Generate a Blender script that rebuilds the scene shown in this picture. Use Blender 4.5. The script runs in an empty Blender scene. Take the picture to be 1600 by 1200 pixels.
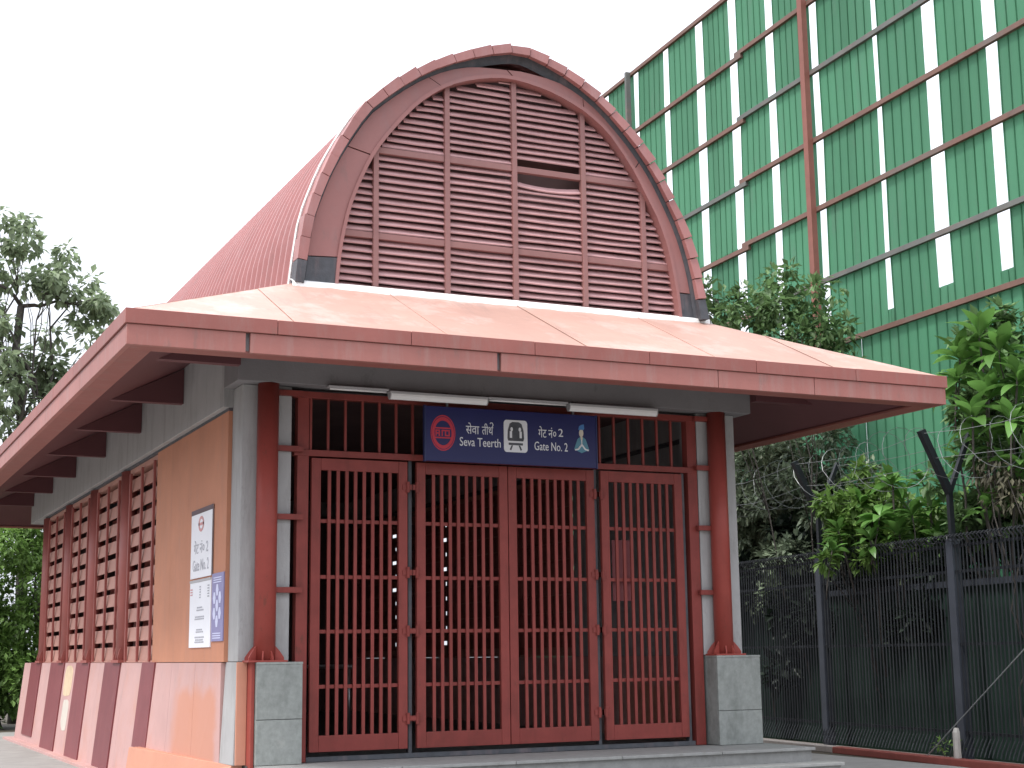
import bpy, math, random
from mathutils import Vector, Matrix
random.seed(7)
R = math.radians
scene = bpy.context.scene
col = scene.collection

# ------------------------------------------------------------------ camera
cam_d = bpy.data.cameras.new("camera")
cam = bpy.data.objects.new("camera", cam_d)
col.objects.link(cam)
cam_d.sensor_width = 36.0
cam_d.lens = 52.304
cam_d.clip_end = 2000
CAM = Vector((-4.798, -15.298, 1.10))
right = Vector((0.90563510, -0.42385348, -0.01316450))
down = Vector((0.06386396, 0.16701475, -0.98388387))
fwd = Vector((0.41922126, 0.89019902, 0.17832338))
m = Matrix((right, -down, -fwd)).transposed().to_4x4()
m.translation = CAM
cam.matrix_world = m
scene.camera = cam

# ------------------------------------------------------------------ light
SUN_DIR = Vector((-0.60, -0.16, 1.05)).normalized()      # towards the sun
world = bpy.data.worlds.new("World")
scene.world = world
world.use_nodes = True
wn = world.node_tree
for n in list(wn.nodes):
    wn.nodes.remove(n)
sky = wn.nodes.new("ShaderNodeTexSky")
sky.sky_type = 'NISHITA'
sky.sun_disc = False
sky.sun_elevation = math.asin(SUN_DIR.z)
sky.sun_rotation = math.atan2(SUN_DIR.x, SUN_DIR.y)
sky.air_density = 1.0
sky.dust_density = 6.0
sky.ozone_density = 1.0
hs = wn.nodes.new("ShaderNodeHueSaturation")             # bright overcast: nearly colourless sky
hs.inputs["Saturation"].default_value = 0.22
bg = wn.nodes.new("ShaderNodeBackground")
bg.inputs["Strength"].default_value = 0.13
wo = wn.nodes.new("ShaderNodeOutputWorld")
wn.links.new(sky.outputs[0], hs.inputs["Color"])
cloud = wn.nodes.new("ShaderNodeMix")                   # even white cloud cover over the clear sky
cloud.data_type = 'RGBA'
cloud.inputs["Factor"].default_value = 0.78
# overcast sky: brighter overhead than at the horizon, (1 + 2 sin h) / 3
tc = wn.nodes.new("ShaderNodeTexCoord")
sx = wn.nodes.new("ShaderNodeSeparateXYZ")
wn.links.new(tc.outputs["Generated"], sx.inputs[0])
ma = wn.nodes.new("ShaderNodeMath"); ma.operation = 'MAXIMUM'; ma.inputs[1].default_value = 0.0
wn.links.new(sx.outputs["Z"], ma.inputs[0])
mm = wn.nodes.new("ShaderNodeMath"); mm.operation = 'MULTIPLY_ADD'
mm.inputs[1].default_value = 0.62; mm.inputs[2].default_value = 0.38
wn.links.new(ma.outputs[0], mm.inputs[0])
sc_ = wn.nodes.new("ShaderNodeVectorMath"); sc_.operation = 'SCALE'
sc_.inputs[0].default_value = (17.6, 18.4, 20.2)
wn.links.new(mm.outputs[0], sc_.inputs["Scale"])
wn.links.new(sc_.outputs[0], cloud.inputs["B"])
wn.links.new(hs.outputs[0], cloud.inputs["A"])
wn.links.new(cloud.outputs["Result"], bg.inputs["Color"])
wn.links.new(bg.outputs[0], wo.inputs["Surface"])

sun_d = bpy.data.lights.new("sun", 'SUN')
sun_d.energy = 2.4
sun_d.angle = R(9)
sun_d.color = (1.0, 0.96, 0.9)
sun = bpy.data.objects.new("sun", sun_d)
sun.rotation_euler = SUN_DIR.to_track_quat('Z', 'Y').to_euler()
sun.location = SUN_DIR * 60
col.objects.link(sun)

vs = scene.view_settings
vs.view_transform = 'Standard'
vs.look = 'None'
vs.gamma = 1.0
vs.use_curve_mapping = False
vs.exposure = 0.36
scene.cycles.use_denoising = True
scene.cycles.max_bounces = 8
scene.cycles.transparent_max_bounces = 8

# ------------------------------------------------------------------ materials
def mat(name, c, rough=0.6, var=0.12, scale=3.0, bump=0.0, bscale=60.0, dirt=None, dirt_amt=0.0,
        dirt_scale=(3, 3, 0.5), transl=0.0, island=0.0, objvar=0.0, metal=0.0, spec=0.4, chips=None, chip_amt=0.5, chip_scale=(9, 9, 9), chip_lo=0.60):
    mt = bpy.data.materials.new(name)
    mt.use_nodes = True
    nt = mt.node_tree
    b = nt.nodes["Principled BSDF"]
    b.inputs["Roughness"].default_value = rough
    b.inputs["Metallic"].default_value = metal
    b.inputs["Specular IOR Level"].default_value = spec
    geo = nt.nodes.new("ShaderNodeNewGeometry")
    pos = geo.outputs["Position"]
    no = nt.nodes.new("ShaderNodeTexNoise")
    no.inputs["Scale"].default_value = scale
    no.inputs["Detail"].default_value = 6
    no.inputs["Roughness"].default_value = 0.65
    nt.links.new(pos, no.inputs["Vector"])
    mr = nt.nodes.new("ShaderNodeMapRange")
    mr.inputs[1].default_value = 0.25
    mr.inputs[2].default_value = 0.75
    mr.inputs[3].default_value = 1 - var
    mr.inputs[4].default_value = 1 + var
    nt.links.new(no.outputs["Fac"], mr.inputs[0])
    val = mr.outputs[0]

    def addvar(out, amt, val):
        r = nt.nodes.new("ShaderNodeMapRange")
        r.inputs[3].default_value = 1 - amt
        r.inputs[4].default_value = 1 + amt
        nt.links.new(out, r.inputs[0])
        mm = nt.nodes.new("ShaderNodeMath")
        mm.operation = 'MULTIPLY'
        nt.links.new(val, mm.inputs[0])
        nt.links.new(r.outputs[0], mm.inputs[1])
        return mm.outputs[0]
    if island:
        val = addvar(geo.outputs["Random Per Island"], island, val)
    if objvar:
        oi = nt.nodes.new("ShaderNodeObjectInfo")
        val = addvar(oi.outputs["Random"], objvar, val)
    mx = nt.nodes.new("ShaderNodeVectorMath")
    mx.operation = 'SCALE'
    mx.inputs[0].default_value = c[:3]
    nt.links.new(val, mx.inputs["Scale"])
    colr = mx.outputs[0]
    if dirt:
        mp = nt.nodes.new("ShaderNodeMapping")
        mp.inputs["Scale"].default_value = dirt_scale
        nt.links.new(pos, mp.inputs["Vector"])
        n2 = nt.nodes.new("ShaderNodeTexNoise")
        n2.inputs["Scale"].default_value = 1.6
        n2.inputs["Detail"].default_value = 8
        n2.inputs["Roughness"].default_value = 0.7
        nt.links.new(mp.outputs[0], n2.inputs["Vector"])
        r2 = nt.nodes.new("ShaderNodeMapRange")
        r2.inputs[1].default_value = 0.5
        r2.inputs[2].default_value = 0.75
        r2.inputs[3].default_value = 0
        r2.inputs[4].default_value = dirt_amt
        nt.links.new(n2.outputs["Fac"], r2.inputs[0])
        mi = nt.nodes.new("ShaderNodeMix")
        mi.data_type = 'RGBA'
        nt.links.new(r2.outputs[0], mi.inputs["Factor"])
        nt.links.new(colr, mi.inputs["A"])
        mi.inputs["B"].default_value = (*dirt, 1)
        colr = mi.outputs["Result"]
    if chips:
        mp = nt.nodes.new("ShaderNodeMapping")
        mp.inputs["Scale"].default_value = chip_scale
        mp.inputs["Location"].default_value = (3.7, 1.9, 5.3)
        nt.links.new(pos, mp.inputs["Vector"])
        n4 = nt.nodes.new("ShaderNodeTexNoise")
        n4.inputs["Scale"].default_value = 1.0
        n4.inputs["Detail"].default_value = 10
        n4.inputs["Roughness"].default_value = 0.75
        nt.links.new(mp.outputs[0], n4.inputs["Vector"])
        r4 = nt.nodes.new("ShaderNodeMapRange")
        r4.inputs[1].default_value = chip_lo
        r4.inputs[2].default_value = chip_lo + 0.06
        r4.inputs[4].default_value = chip_amt
        nt.links.new(n4.outputs["Fac"], r4.inputs[0])
        m4 = nt.nodes.new("ShaderNodeMix")
        m4.data_type = 'RGBA'
        nt.links.new(r4.outputs[0], m4.inputs["Factor"])
        nt.links.new(colr, m4.inputs["A"])
        m4.inputs["B"].default_value = (*chips, 1)
        colr = m4.outputs["Result"]
    nt.links.new(colr, b.inputs["Base Color"])
    if bump:
        n3 = nt.nodes.new("ShaderNodeTexNoise")
        n3.inputs["Scale"].default_value = bscale
        n3.inputs["Detail"].default_value = 5
        nt.links.new(pos, n3.inputs["Vector"])
        bp = nt.nodes.new("ShaderNodeBump")
        bp.inputs["Strength"].default_value = bump
        bp.inputs["Distance"].default_value = 0.01
        nt.links.new(n3.outputs["Fac"], bp.inputs["Height"])
        nt.links.new(bp.outputs[0], b.inputs["Normal"])
    if transl:
        tr = nt.nodes.new("ShaderNodeBsdfTranslucent")
        nt.links.new(colr, tr.inputs["Color"])
        ms = nt.nodes.new("ShaderNodeMixShader")
        ms.inputs[0].default_value = transl
        nt.links.new(b.outputs[0], ms.inputs[1])
        nt.links.new(tr.outputs[0], ms.inputs[2])
        nt.links.new(ms.outputs[0], nt.nodes["Material Output"].inputs["Surface"])
    return mt

M = {}
M['fascia'] = mat('painted_fascia', (0.345, 0.140, 0.120), 0.5, 0.10, 2.0, 0.15, 30, (0.34, 0.21, 0.19), 0.7, (5, 5, 0.5), objvar=0.06, spec=0.25, chips=(0.22, 0.13, 0.115), chip_amt=0.45, chip_scale=(7, 7, 1.6), chip_lo=0.58)
M['fascia_cap'] = mat('fascia_cap_paint', (0.285, 0.103, 0.088), 0.5, 0.10, 2.0, 0.1, 30, (0.28, 0.17, 0.15), 0.6, (4, 4, 0.8), objvar=0.06, spec=0.25, chips=(0.20, 0.12, 0.10), chip_amt=0.4, chip_scale=(5, 5, 3), chip_lo=0.59)
M['roof'] = mat('roof_sheet_paint', (0.46, 0.278, 0.228), 0.55, 0.12, 1.2, 0.1, 25, (0.60, 0.47, 0.43), 0.85, (0.8, 0.8, 0.8), objvar=0.07, chips=(0.33, 0.22, 0.19), chip_amt=0.45, chip_scale=(5, 1.2, 2), chip_lo=0.56)
M['barrel'] = mat('barrel_sheet_paint', (0.38, 0.17, 0.165), 0.5, 0.08, 1.5, 0.05, 25, (0.40, 0.25, 0.25), 0.4, (1, 1, 1), chips=(0.28, 0.17, 0.16), chip_amt=0.35, chip_scale=(3, 3, 1.0), chip_lo=0.57)
M['tile'] = mat('verge_tile_paint', (0.35, 0.155, 0.145), 0.45, 0.12, 3.0, 0.1, 30, (0.4, 0.26, 0.26), 0.4, objvar=0.10)
M['arch'] = mat('arch_panel_paint', (0.31, 0.140, 0.130), 0.5, 0.10, 1.6, 0.1, 25, (0.26, 0.17, 0.17), 0.5, (2, 2, 0.7), objvar=0.05, chips=(0.22, 0.13, 0.12), chip_amt=0.4, chip_scale=(5, 5, 2), chip_lo=0.58)
M['slat'] = mat('gable_louvre_paint', (0.53, 0.315, 0.315), 0.45, 0.10, 3.0, 0.05, 30, (0.22, 0.13, 0.13), 0.4, objvar=0.06)
M['mullion'] = mat('gable_bar_paint', (0.28, 0.135, 0.125), 0.5, 0.12, 3.0, 0.05, 30, (0.3, 0.17, 0.14), 0.4)
M['gate'] = mat('gate_red_paint', (0.218, 0.047, 0.040), 0.42, 0.14, 4.0, 0.08, 60, (0.13, 0.035, 0.028), 0.65, (4, 4, 1.0), objvar=0.07, spec=0.2, chips=(0.10, 0.045, 0.03), chip_amt=0.6, chip_scale=(9, 9, 4), chip_lo=0.60)
M['column'] = mat('column_red_paint', (0.30, 0.062, 0.050), 0.38, 0.12, 3.0, 0.06, 40, (0.2, 0.05, 0.04), 0.4, (4, 4, 0.6), spec=0.2, chips=(0.13, 0.06, 0.045), chip_amt=0.5, chip_scale=(9, 9, 4), chip_lo=0.61)
M['ochre'] = mat('ochre_render', (0.50, 0.218, 0.130), 0.75, 0.10, 1.4, 0.25, 50, (0.38, 0.19, 0.14), 0.55, (2.5, 2.5, 0.35), objvar=0.03, chips=(0.42, 0.23, 0.165), chip_amt=0.45, chip_scale=(5, 5, 1.2), chip_lo=0.58)
M['pink'] = mat('pink_plinth_paint', (0.50, 0.305, 0.285), 0.65, 0.08, 1.5, 0.2, 60, (0.50, 0.24, 0.17), 0.65, (0.9, 0.9, 0.7), chips=(0.40, 0.27, 0.25), chip_amt=0.5, chip_scale=(4, 4, 1.5), chip_lo=0.59)
def stained(name, base, stain, zt, y0, y1):
    """the pink paint of the plinth with an orange repaint patch of its own shape"""
    mt = M[base].copy(); mt.name = name
    nt = mt.node_tree
    b = nt.nodes["Principled BSDF"]
    src = b.inputs["Base Color"].links[0].from_socket
    ge = nt.nodes.new("ShaderNodeNewGeometry")
    sp_ = nt.nodes.new("ShaderNodeSeparateXYZ")
    nt.links.new(ge.outputs["Position"], sp_.inputs[0])
    nz = nt.nodes.new("ShaderNodeTexNoise"); nz.inputs["Scale"].default_value = 1.8; nz.inputs["Detail"].default_value = 5
    nt.links.new(ge.outputs["Position"], nz.inputs["Vector"])
    def ramp(sock, lo, hi):
        ad = nt.nodes.new("ShaderNodeMath"); ad.operation = 'MULTIPLY_ADD'
        ad.inputs[1].default_value = 0.5
        nt.links.new(nz.outputs["Fac"], ad.inputs[0]); nt.links.new(sock, ad.inputs[2])
        r = nt.nodes.new("ShaderNodeMapRange"); r.interpolation_type = 'SMOOTHSTEP'
        r.inputs[1].default_value = lo + 0.25; r.inputs[2].default_value = hi + 0.25
        nt.links.new(ad.outputs[0], r.inputs[0]); return r.outputs[0]
    a1 = ramp(sp_.outputs["Z"], zt + 0.10, zt - 0.10)
    a2 = ramp(sp_.outputs["Y"], y1 + 0.25, y1 - 0.25)
    a3 = ramp(sp_.outputs["Y"], y0 - 0.1, y0 + 0.1)
    m1 = nt.nodes.new("ShaderNodeMath"); m1.operation = 'MULTIPLY'
    m2 = nt.nodes.new("ShaderNodeMath"); m2.operation = 'MULTIPLY'
    m3 = nt.nodes.new("ShaderNodeMath"); m3.operation = 'MULTIPLY'; m3.inputs[1].default_value = 0.75
    nt.links.new(a1, m1.inputs[0]); nt.links.new(a2, m1.inputs[1])
    nt.links.new(m1.outputs[0], m2.inputs[0]); nt.links.new(a3, m2.inputs[1]); nt.links.new(m2.outputs[0], m3.inputs[0])
    mi = nt.nodes.new("ShaderNodeMix"); mi.data_type = 'RGBA'
    nt.links.new(m3.outputs[0], mi.inputs["Factor"]); nt.links.new(src, mi.inputs["A"])
    mi.inputs["B"].default_value = (*stain, 1)
    nt.links.new(mi.outputs["Result"], b.inputs["Base Color"])
    return mt
M['pinkstain'] = stained('pink_plinth_repainted', 'pink', (0.52, 0.225, 0.14), 0.72, 0.9, 2.75)
M['orange'] = mat('orange_plinth_paint', (0.55, 0.26, 0.175), 0.65, 0.08, 2, 0.2, 60, (0.50, 0.26, 0.2), 0.5, (1, 1, 1))
M['maroon'] = mat('maroon_stripe_paint', (0.19, 0.045, 0.05), 0.5, 0.12, 3, 0.1, 50, (0.24, 0.08, 0.08), 0.5, (3, 3, 0.7), objvar=0.06, chips=(0.28, 0.12, 0.115), chip_amt=0.5, chip_scale=(6, 6, 2), chip_lo=0.60)
M['soffit'] = mat('maroon_soffit_with_shade', (0.105, 0.036, 0.040), 0.6, 0.10, 2, 0.05, 40)  # maroon paint, with eave shade darkened into the base colour
M['grey'] = mat('grey_concrete_paint', (0.37, 0.365, 0.365), 0.75, 0.08, 2, 0.25, 60, (0.22, 0.21, 0.20), 0.75, (3, 3, 0.5), chips=(0.24, 0.23, 0.22), chip_amt=0.4, chip_scale=(6, 6, 2), chip_lo=0.59)
M['beam'] = mat('beam_concrete', (0.20, 0.19, 0.195), 0.8, 0.10, 2, 0.3, 50, (0.18, 0.16, 0.16), 0.5, (2, 2, 0.5), chips=(0.13, 0.125, 0.125), chip_amt=0.45, chip_scale=(4, 4, 2), chip_lo=0.58)
M['granite'] = mat('grey_granite', (0.255, 0.27, 0.255), 0.5, 0.22, 14, 0.1, 120, (0.13, 0.14, 0.13), 0.9, (2.2, 2.2, 1.2), objvar=0.05, chips=(0.34, 0.34, 0.32), chip_amt=0.4, chip_scale=(7, 7, 5), chip_lo=0.60)
M['step'] = mat('step_stone', (0.27, 0.27, 0.262), 0.7, 0.18, 10, 0.2, 90, (0.2, 0.2, 0.19), 0.6, (1.5, 1.5, 1.5), objvar=0.06, chips=(0.17, 0.165, 0.155), chip_amt=0.5, chip_scale=(5, 5, 5), chip_lo=0.58)
M['mortar'] = mat('white_flashing', (0.82, 0.80, 0.78), 0.8, 0.08, 9, 0.5, 30)
M['boot'] = mat('dark_flashing', (0.07, 0.075, 0.085), 0.6, 0.3, 8, 0.2, 50, (0.3, 0.2, 0.2), 0.4)
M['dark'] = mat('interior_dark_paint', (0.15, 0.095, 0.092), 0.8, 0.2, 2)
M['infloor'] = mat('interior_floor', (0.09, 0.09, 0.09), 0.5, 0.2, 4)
M['steel'] = mat('steel_rail', (0.55, 0.55, 0.56), 0.3, 0.05, 3, metal=0.9)
M['louvre'] = mat('side_louvre_paint', (0.47, 0.235, 0.185), 0.6, 0.10, 3, 0.1, 50, (0.3, 0.13, 0.1), 0.4, (3, 3, 1), objvar=0.08)
M['sidecol'] = mat('side_column_paint', (0.33, 0.10, 0.085), 0.5, 0.12, 3, 0.06, 40, (0.2, 0.07, 0.06), 0.4, (4, 4, 0.6), spec=0.25)
M['navy'] = mat('sign_navy', (0.013, 0.015, 0.09), 0.4, 0.06, 2)
M['signframe'] = mat('sign_frame_navy', (0.022, 0.03, 0.10), 0.4, 0.06, 2)
M['white'] = mat('white_print', (0.72, 0.72, 0.74), 0.6, 0.05, 4)
M['signred'] = mat('sign_red', (0.50, 0.035, 0.06), 0.5, 0.05, 4)
M['signteal'] = mat('sign_teal', (0.10, 0.25, 0.33), 0.5, 0.05, 4)
M['signskin'] = mat('sign_skin', (0.62, 0.55, 0.45), 0.5, 0.05, 4)
M['signblue'] = mat('sign_blue', (0.07, 0.20, 0.45), 0.5, 0.05, 4)
M['poster'] = mat('poster_paper', (0.80, 0.80, 0.84), 0.6, 0.04, 3)
M['posterink'] = mat('poster_ink', (0.42, 0.42, 0.46), 0.6, 0.1, 3)
M['posterred'] = mat('poster_red_ink', (0.6, 0.3, 0.3), 0.6, 0.1, 3)
M['posterblue'] = mat('poster_blue_print', (0.27, 0.25, 0.43), 0.6, 0.06, 3)
M['posterlight'] = mat('poster_light_print', (0.62, 0.63, 0.82), 0.6, 0.06, 3)
M['posterframe'] = mat('poster_dark_edge', (0.10, 0.06, 0.07), 0.6, 0.06, 3)
M['tube'] = mat('tube_diffuser', (0.78, 0.76, 0.76), 0.4, 0.05, 4)
M['tubecase'] = mat('tube_casing', (0.42, 0.41, 0.42), 0.5, 0.05, 4)
M['fence'] = mat('fence_black_paint', (0.012, 0.014, 0.018), 0.45, 0.2, 4, dirt=(0.05, 0.055, 0.06), dirt_amt=0.5)
M['fpost'] = mat('fence_post_paint', (0.042, 0.048, 0.062), 0.5, 0.2, 4)
M['wire'] = mat('galvanised_wire', (0.24, 0.25, 0.25), 0.45, 0.1, 8, metal=0.5)
M['green'] = mat('green_sheet', (0.088, 0.268, 0.150), 0.55, 0.08, 0.8, transl=0.42, dirt=(0.10, 0.24, 0.15), dirt_amt=0.55, dirt_scale=(1.4, 1.4, 0.12), objvar=0.13, spec=0.3, chips=(0.12, 0.24, 0.16), chip_amt=0.4, chip_scale=(2.0, 2.0, 0.5), chip_lo=0.57)
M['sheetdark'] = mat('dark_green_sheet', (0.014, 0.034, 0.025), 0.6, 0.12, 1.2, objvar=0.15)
M['rail'] = mat('rusty_purlin', (0.17, 0.095, 0.075), 0.7, 0.2, 2, dirt=(0.13, 0.14, 0.13), dirt_amt=0.8, dirt_scale=(0.5, 0.5, 2))
M['railgrey'] = mat('weathered_purlin', (0.13, 0.135, 0.125), 0.7, 0.2, 2, dirt=(0.2, 0.11, 0.09), dirt_amt=0.7, dirt_scale=(0.5, 0.5, 2))
M['rustpost'] = mat('red_oxide_post', (0.23, 0.088, 0.066), 0.6, 0.15, 3)
M['paving'] = mat('paving_grey', (0.30, 0.29, 0.275), 0.8, 0.18, 3, 0.3, 60, (0.2, 0.19, 0.17), 0.6, (0.7, 0.7, 0.7))
M['soil'] = mat('soil_brown', (0.075, 0.062, 0.045), 0.9, 0.3, 3, 0.5, 30)
M['kerbred'] = mat('kerb_red_paint', (0.26, 0.065, 0.05), 0.7, 0.2, 4, 0.2, 60)
M['kerb'] = mat('kerb_concrete', (0.32, 0.29, 0.27), 0.8, 0.18, 6, 0.3, 60)
M['stake'] = mat('stake_paint', (0.50, 0.48, 0.44), 0.7, 0.2, 6)
M['bark'] = mat('bark', (0.085, 0.075, 0.068), 0.9, 0.3, 8, 0.5, 30)
M['leaf_tree'] = mat('leaf_tree', (0.24, 0.30, 0.18), 0.45, 0.25, 0.8, transl=0.5, island=0.4)  # leaf colour lightened to stand in for sky glare over the tree
M['leaf_hedge'] = mat('leaf_hedge', (0.155, 0.265, 0.065), 0.5, 0.25, 0.9, transl=0.35, island=0.4)
M['leaf_vine'] = mat('leaf_vine', (0.20, 0.25, 0.165), 0.4, 0.3, 0.9, transl=0.3, island=0.45)
M['leaf_tall'] = mat('leaf_tall', (0.135, 0.225, 0.09), 0.45, 0.3, 0.9, transl=0.35, island=0.45)
M['leaf_big'] = mat('leaf_big', (0.13, 0.27, 0.065), 0.32, 0.2, 1.2, transl=0.38, objvar=0.35)
M['leaf_in_shade'] = mat('leaf_in_shade', (0.02, 0.032, 0.022), 0.5, 0.3, 0.9, transl=0.2, island=0.4)  # shade of the trees overhead is darkened into this leaf colour
M['leaf_dry'] = mat('leaf_dry', (0.075, 0.070, 0.042), 0.7, 0.3, 1.5, transl=0.15, island=0.4)

# ------------------------------------------------------------------ helpers
class MB:
    def __init__(s):
        s.v = []; s.f = []
    def add(s, vs_, fs_):
        o = len(s.v)
        s.v += [tuple(p) for p in vs_]
        s.f += [tuple(i + o for i in f) for f in fs_]
        return s
    def box(s, x0, x1, y0, y1, z0, z1):
        if x0 > x1: x0, x1 = x1, x0
        if y0 > y1: y0, y1 = y1, y0
        if z0 > z1: z0, z1 = z1, z0
        return s.hexa([(x0, y0, z0), (x1, y0, z0), (x1, y1, z0), (x0, y1, z0),
                       (x0, y0, z1), (x1, y0, z1), (x1, y1, z1), (x0, y1, z1)])
    def hexa(s, p):
        return s.add(p, [(0, 3, 2, 1), (4, 5, 6, 7), (0, 1, 5, 4), (1, 2, 6, 5), (2, 3, 7, 6), (3, 0, 4, 7)])
    def prism(s, poly, fn, a, b):
        # poly: list of 2D points; fn(p, t) -> 3D point ; extruded from t=a to t=b
        n = len(poly)
        vs_ = [fn(p, a) for p in poly] + [fn(p, b) for p in poly]
        fs_ = [tuple(range(n))[::-1], tuple(range(n, 2 * n))]
        fs_ += [(i, (i + 1) % n, n + (i + 1) % n, n + i) for i in range(n)]
        return s.add(vs_, fs_)
    def tube(s, pts, r, n=6, cap=True):
        pts = [Vector(p) for p in pts]
        rs = r if isinstance(r, (list, tuple)) else [r] * len(pts)
        vs_ = []; fs_ = []
        up = Vector((0.013, 0.021, 1))
        prev = None
        for i, p in enumerate(pts):
            d = (pts[min(i + 1, len(pts) - 1)] - pts[max(i - 1, 0)]).normalized()
            if prev is None:
                a = d.cross(up)
                if a.length < 0.05: a = d.cross(Vector((1, 0, 0)))
                a.normalize()
            else:
                a = (prev - d * prev.dot(d)).normalized()
            prev = a
            b = d.cross(a)
            for k in range(n):
                t = 2 * math.pi * k / n
                vs_.append(p + (a * math.cos(t) + b * math.sin(t)) * rs[i])
        for i in range(len(pts) - 1):
            for k in range(n):
                k2 = (k + 1) % n
                fs_.append((i * n + k, i * n + k2, (i + 1) * n + k2, (i + 1) * n + k))
        if cap:
            fs_.append(tuple(range(n))[::-1])
            fs_.append(tuple(range((len(pts) - 1) * n, len(pts) * n)))
        return s.add(vs_, fs_)
    def mesh(s, name, m_, smooth=False):
        me = bpy.data.meshes.new(name)
        me.from_pydata(s.v, [], s.f)
        if m_: me.materials.append(m_)
        if smooth:
            me.polygons.foreach_set('use_smooth', [True] * len(me.polygons))
        me.update()
        return me

def link(name, me, parent=None, inv=True, bevel=0.0):
    o = bpy.data.objects.new(name, me)
    col.objects.link(o)
    if parent is not None:
        o.parent = parent
        if inv and parent.type == 'EMPTY':
            o.matrix_parent_inverse = parent.matrix_basis.inverted()
    if bevel:
        bm_ = o.modifiers.new('bevel', 'BEVEL')
        bm_.width = bevel; bm_.segments = 2; bm_.limit_method = 'ANGLE'
        bm_.angle_limit = R(40)
    return o

def part(name, mb, m_, parent=None, bevel=0.0, smooth=False, inv=True):
    return link(name, mb.mesh(name, m_, smooth), parent, inv, bevel)

def tag(o, label=None, cat=None, group=None, kind=None):
    if label: o['label'] = label
    if cat: o['category'] = cat
    if group: o['group'] = group
    if kind: o['kind'] = kind
    return o

def thing(name, label, cat, loc=(0, 0, 0), rz=0.0, group=None):
    o = bpy.data.objects.new(name, None)
    col.objects.link(o)
    o.location = loc
    o.rotation_euler = (0, 0, rz)
    o.matrix_basis = Matrix.Translation(loc) @ Matrix.Rotation(rz, 4, 'Z')
    return tag(o, label, cat, group)

def bx(*a):
    return MB().box(*a)

def text_mesh(body, size, extrude, name):
    cu = bpy.data.curves.new(name, 'FONT')
    cu.body = body; cu.size = size; cu.extrude = extrude
    cu.resolution_u = 3
    o = bpy.data.objects.new(name, cu)
    col.objects.link(o)
    dg = bpy.context.evaluated_depsgraph_get()
    dg.update()
    me = bpy.data.meshes.new_from_object(o.evaluated_get(dg))
    me.name = name
    bpy.data.objects.remove(o)
    bpy.data.curves.remove(cu)
    return me

def fit_text(body, x0, x1, z0, z1, ydepth, m_, name, parent, axis='Y'):
    """flat lettering filling the given rectangle; axis 'Y' faces -Y, axis 'X' faces -X (x0 > x1 are then Y values)"""
    me = text_mesh(body, 1.0, 0.002, name)
    xs = [v.co.x for v in me.vertices]; ys = [v.co.y for v in me.vertices]
    if not xs: return None
    ax, bx_ = min(xs), max(xs); ay, by = min(ys), max(ys)
    for v in me.vertices:
        u = x0 + (v.co.x - ax) / (bx_ - ax) * (x1 - x0)
        w = z0 + (v.co.y - ay) / (by - ay) * (z1 - z0)
        d = v.co.z
        if axis == 'Y': v.co = (u, ydepth - d, w)
        else: v.co = (ydepth - d, u, w)
    me.materials.clear()
    me.materials.append(m_)
    return link(name, me, parent)

def fY(p, t): return (p[0], t, p[1])
def fX(p, t): return (t, p[0], p[1])
def fZ(p, t): return (p[0], p[1], t)

GROUND = -0.47
XC = 2.45

# ------------------------------------------------------------------ ground
g = MB()
g.add([(-400, -400, GROUND), (400, -400, GROUND), (400, 600, GROUND), (-400, 600, GROUND)], [(0, 1, 2, 3)])
tag(part('ground', g, M['soil']), kind='structure')
pv = bx(-9, 9.3, -16, 20, GROUND - 0.2, GROUND + 0.006)
tag(part('pavement', pv, M['paving']), kind='structure')

# ------------------------------------------------------------------ building
B = thing('metro_entrance_building', 'terracotta pavilion with barrel vaulted louvred gable, wide hipped eaves and red barred gates',
          'building', (XC, 0.25, 0))

# floor and interior
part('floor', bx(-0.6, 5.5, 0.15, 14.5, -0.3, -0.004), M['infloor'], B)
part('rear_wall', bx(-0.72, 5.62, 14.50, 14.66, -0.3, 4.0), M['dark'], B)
part('light_block_ceiling', bx(-0.38, 5.28, 0.7, 14.5, 4.25, 4.33), M['dark'], B)  # unseen flat ceiling, added to block light from the room
hr = MB()
hr.tube([(0.9, 5.0, 0.95), (0.9, 9.5, 0.95)], 0.03, 8)
for y in (5.1, 7.2, 9.4):
    hr.tube([(0.9, y, 0), (0.9, y, 0.95)], 0.022, 6)
part('handrail', hr, M['steel'], B, smooth=True)
hr2 = MB()
hr2.tube([(2.2, 5.0, 0.95), (2.2, 9.5, 0.95)], 0.03, 8)
for y in (5.1, 7.2, 9.4):
    hr2.tube([(2.2, y, 0), (2.2, y, 0.95)], 0.022, 6)
part('handrail', hr2, M['steel'], B, smooth=True)

# concrete beams
part('front_beam', bx(-0.80, 5.72, 0.05, 0.64, 4.01, 4.62), M['beam'], B, 0.008)
part('side_beam', bx(-0.80, -0.40, 0.643, 16.2, 3.81, 4.70), M['grey'], B, 0.008)
part('side_beam', bx(5.30, 5.72, 0.643, 16.2, 3.81, 4.70), M['grey'], B, 0.008)
part('rear_beam', bx(-0.397, 5.297, 14.3, 14.8, 3.95, 4.62), M['beam'], B)
part('beam_joint', bx(-0.735, -0.40, 0.65, 14.6, 3.775, 3.807), M['boot'], B)
part('beam_joint', bx(5.30, 5.65, 0.65, 14.6, 3.775, 3.807), M['boot'], B)

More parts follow.
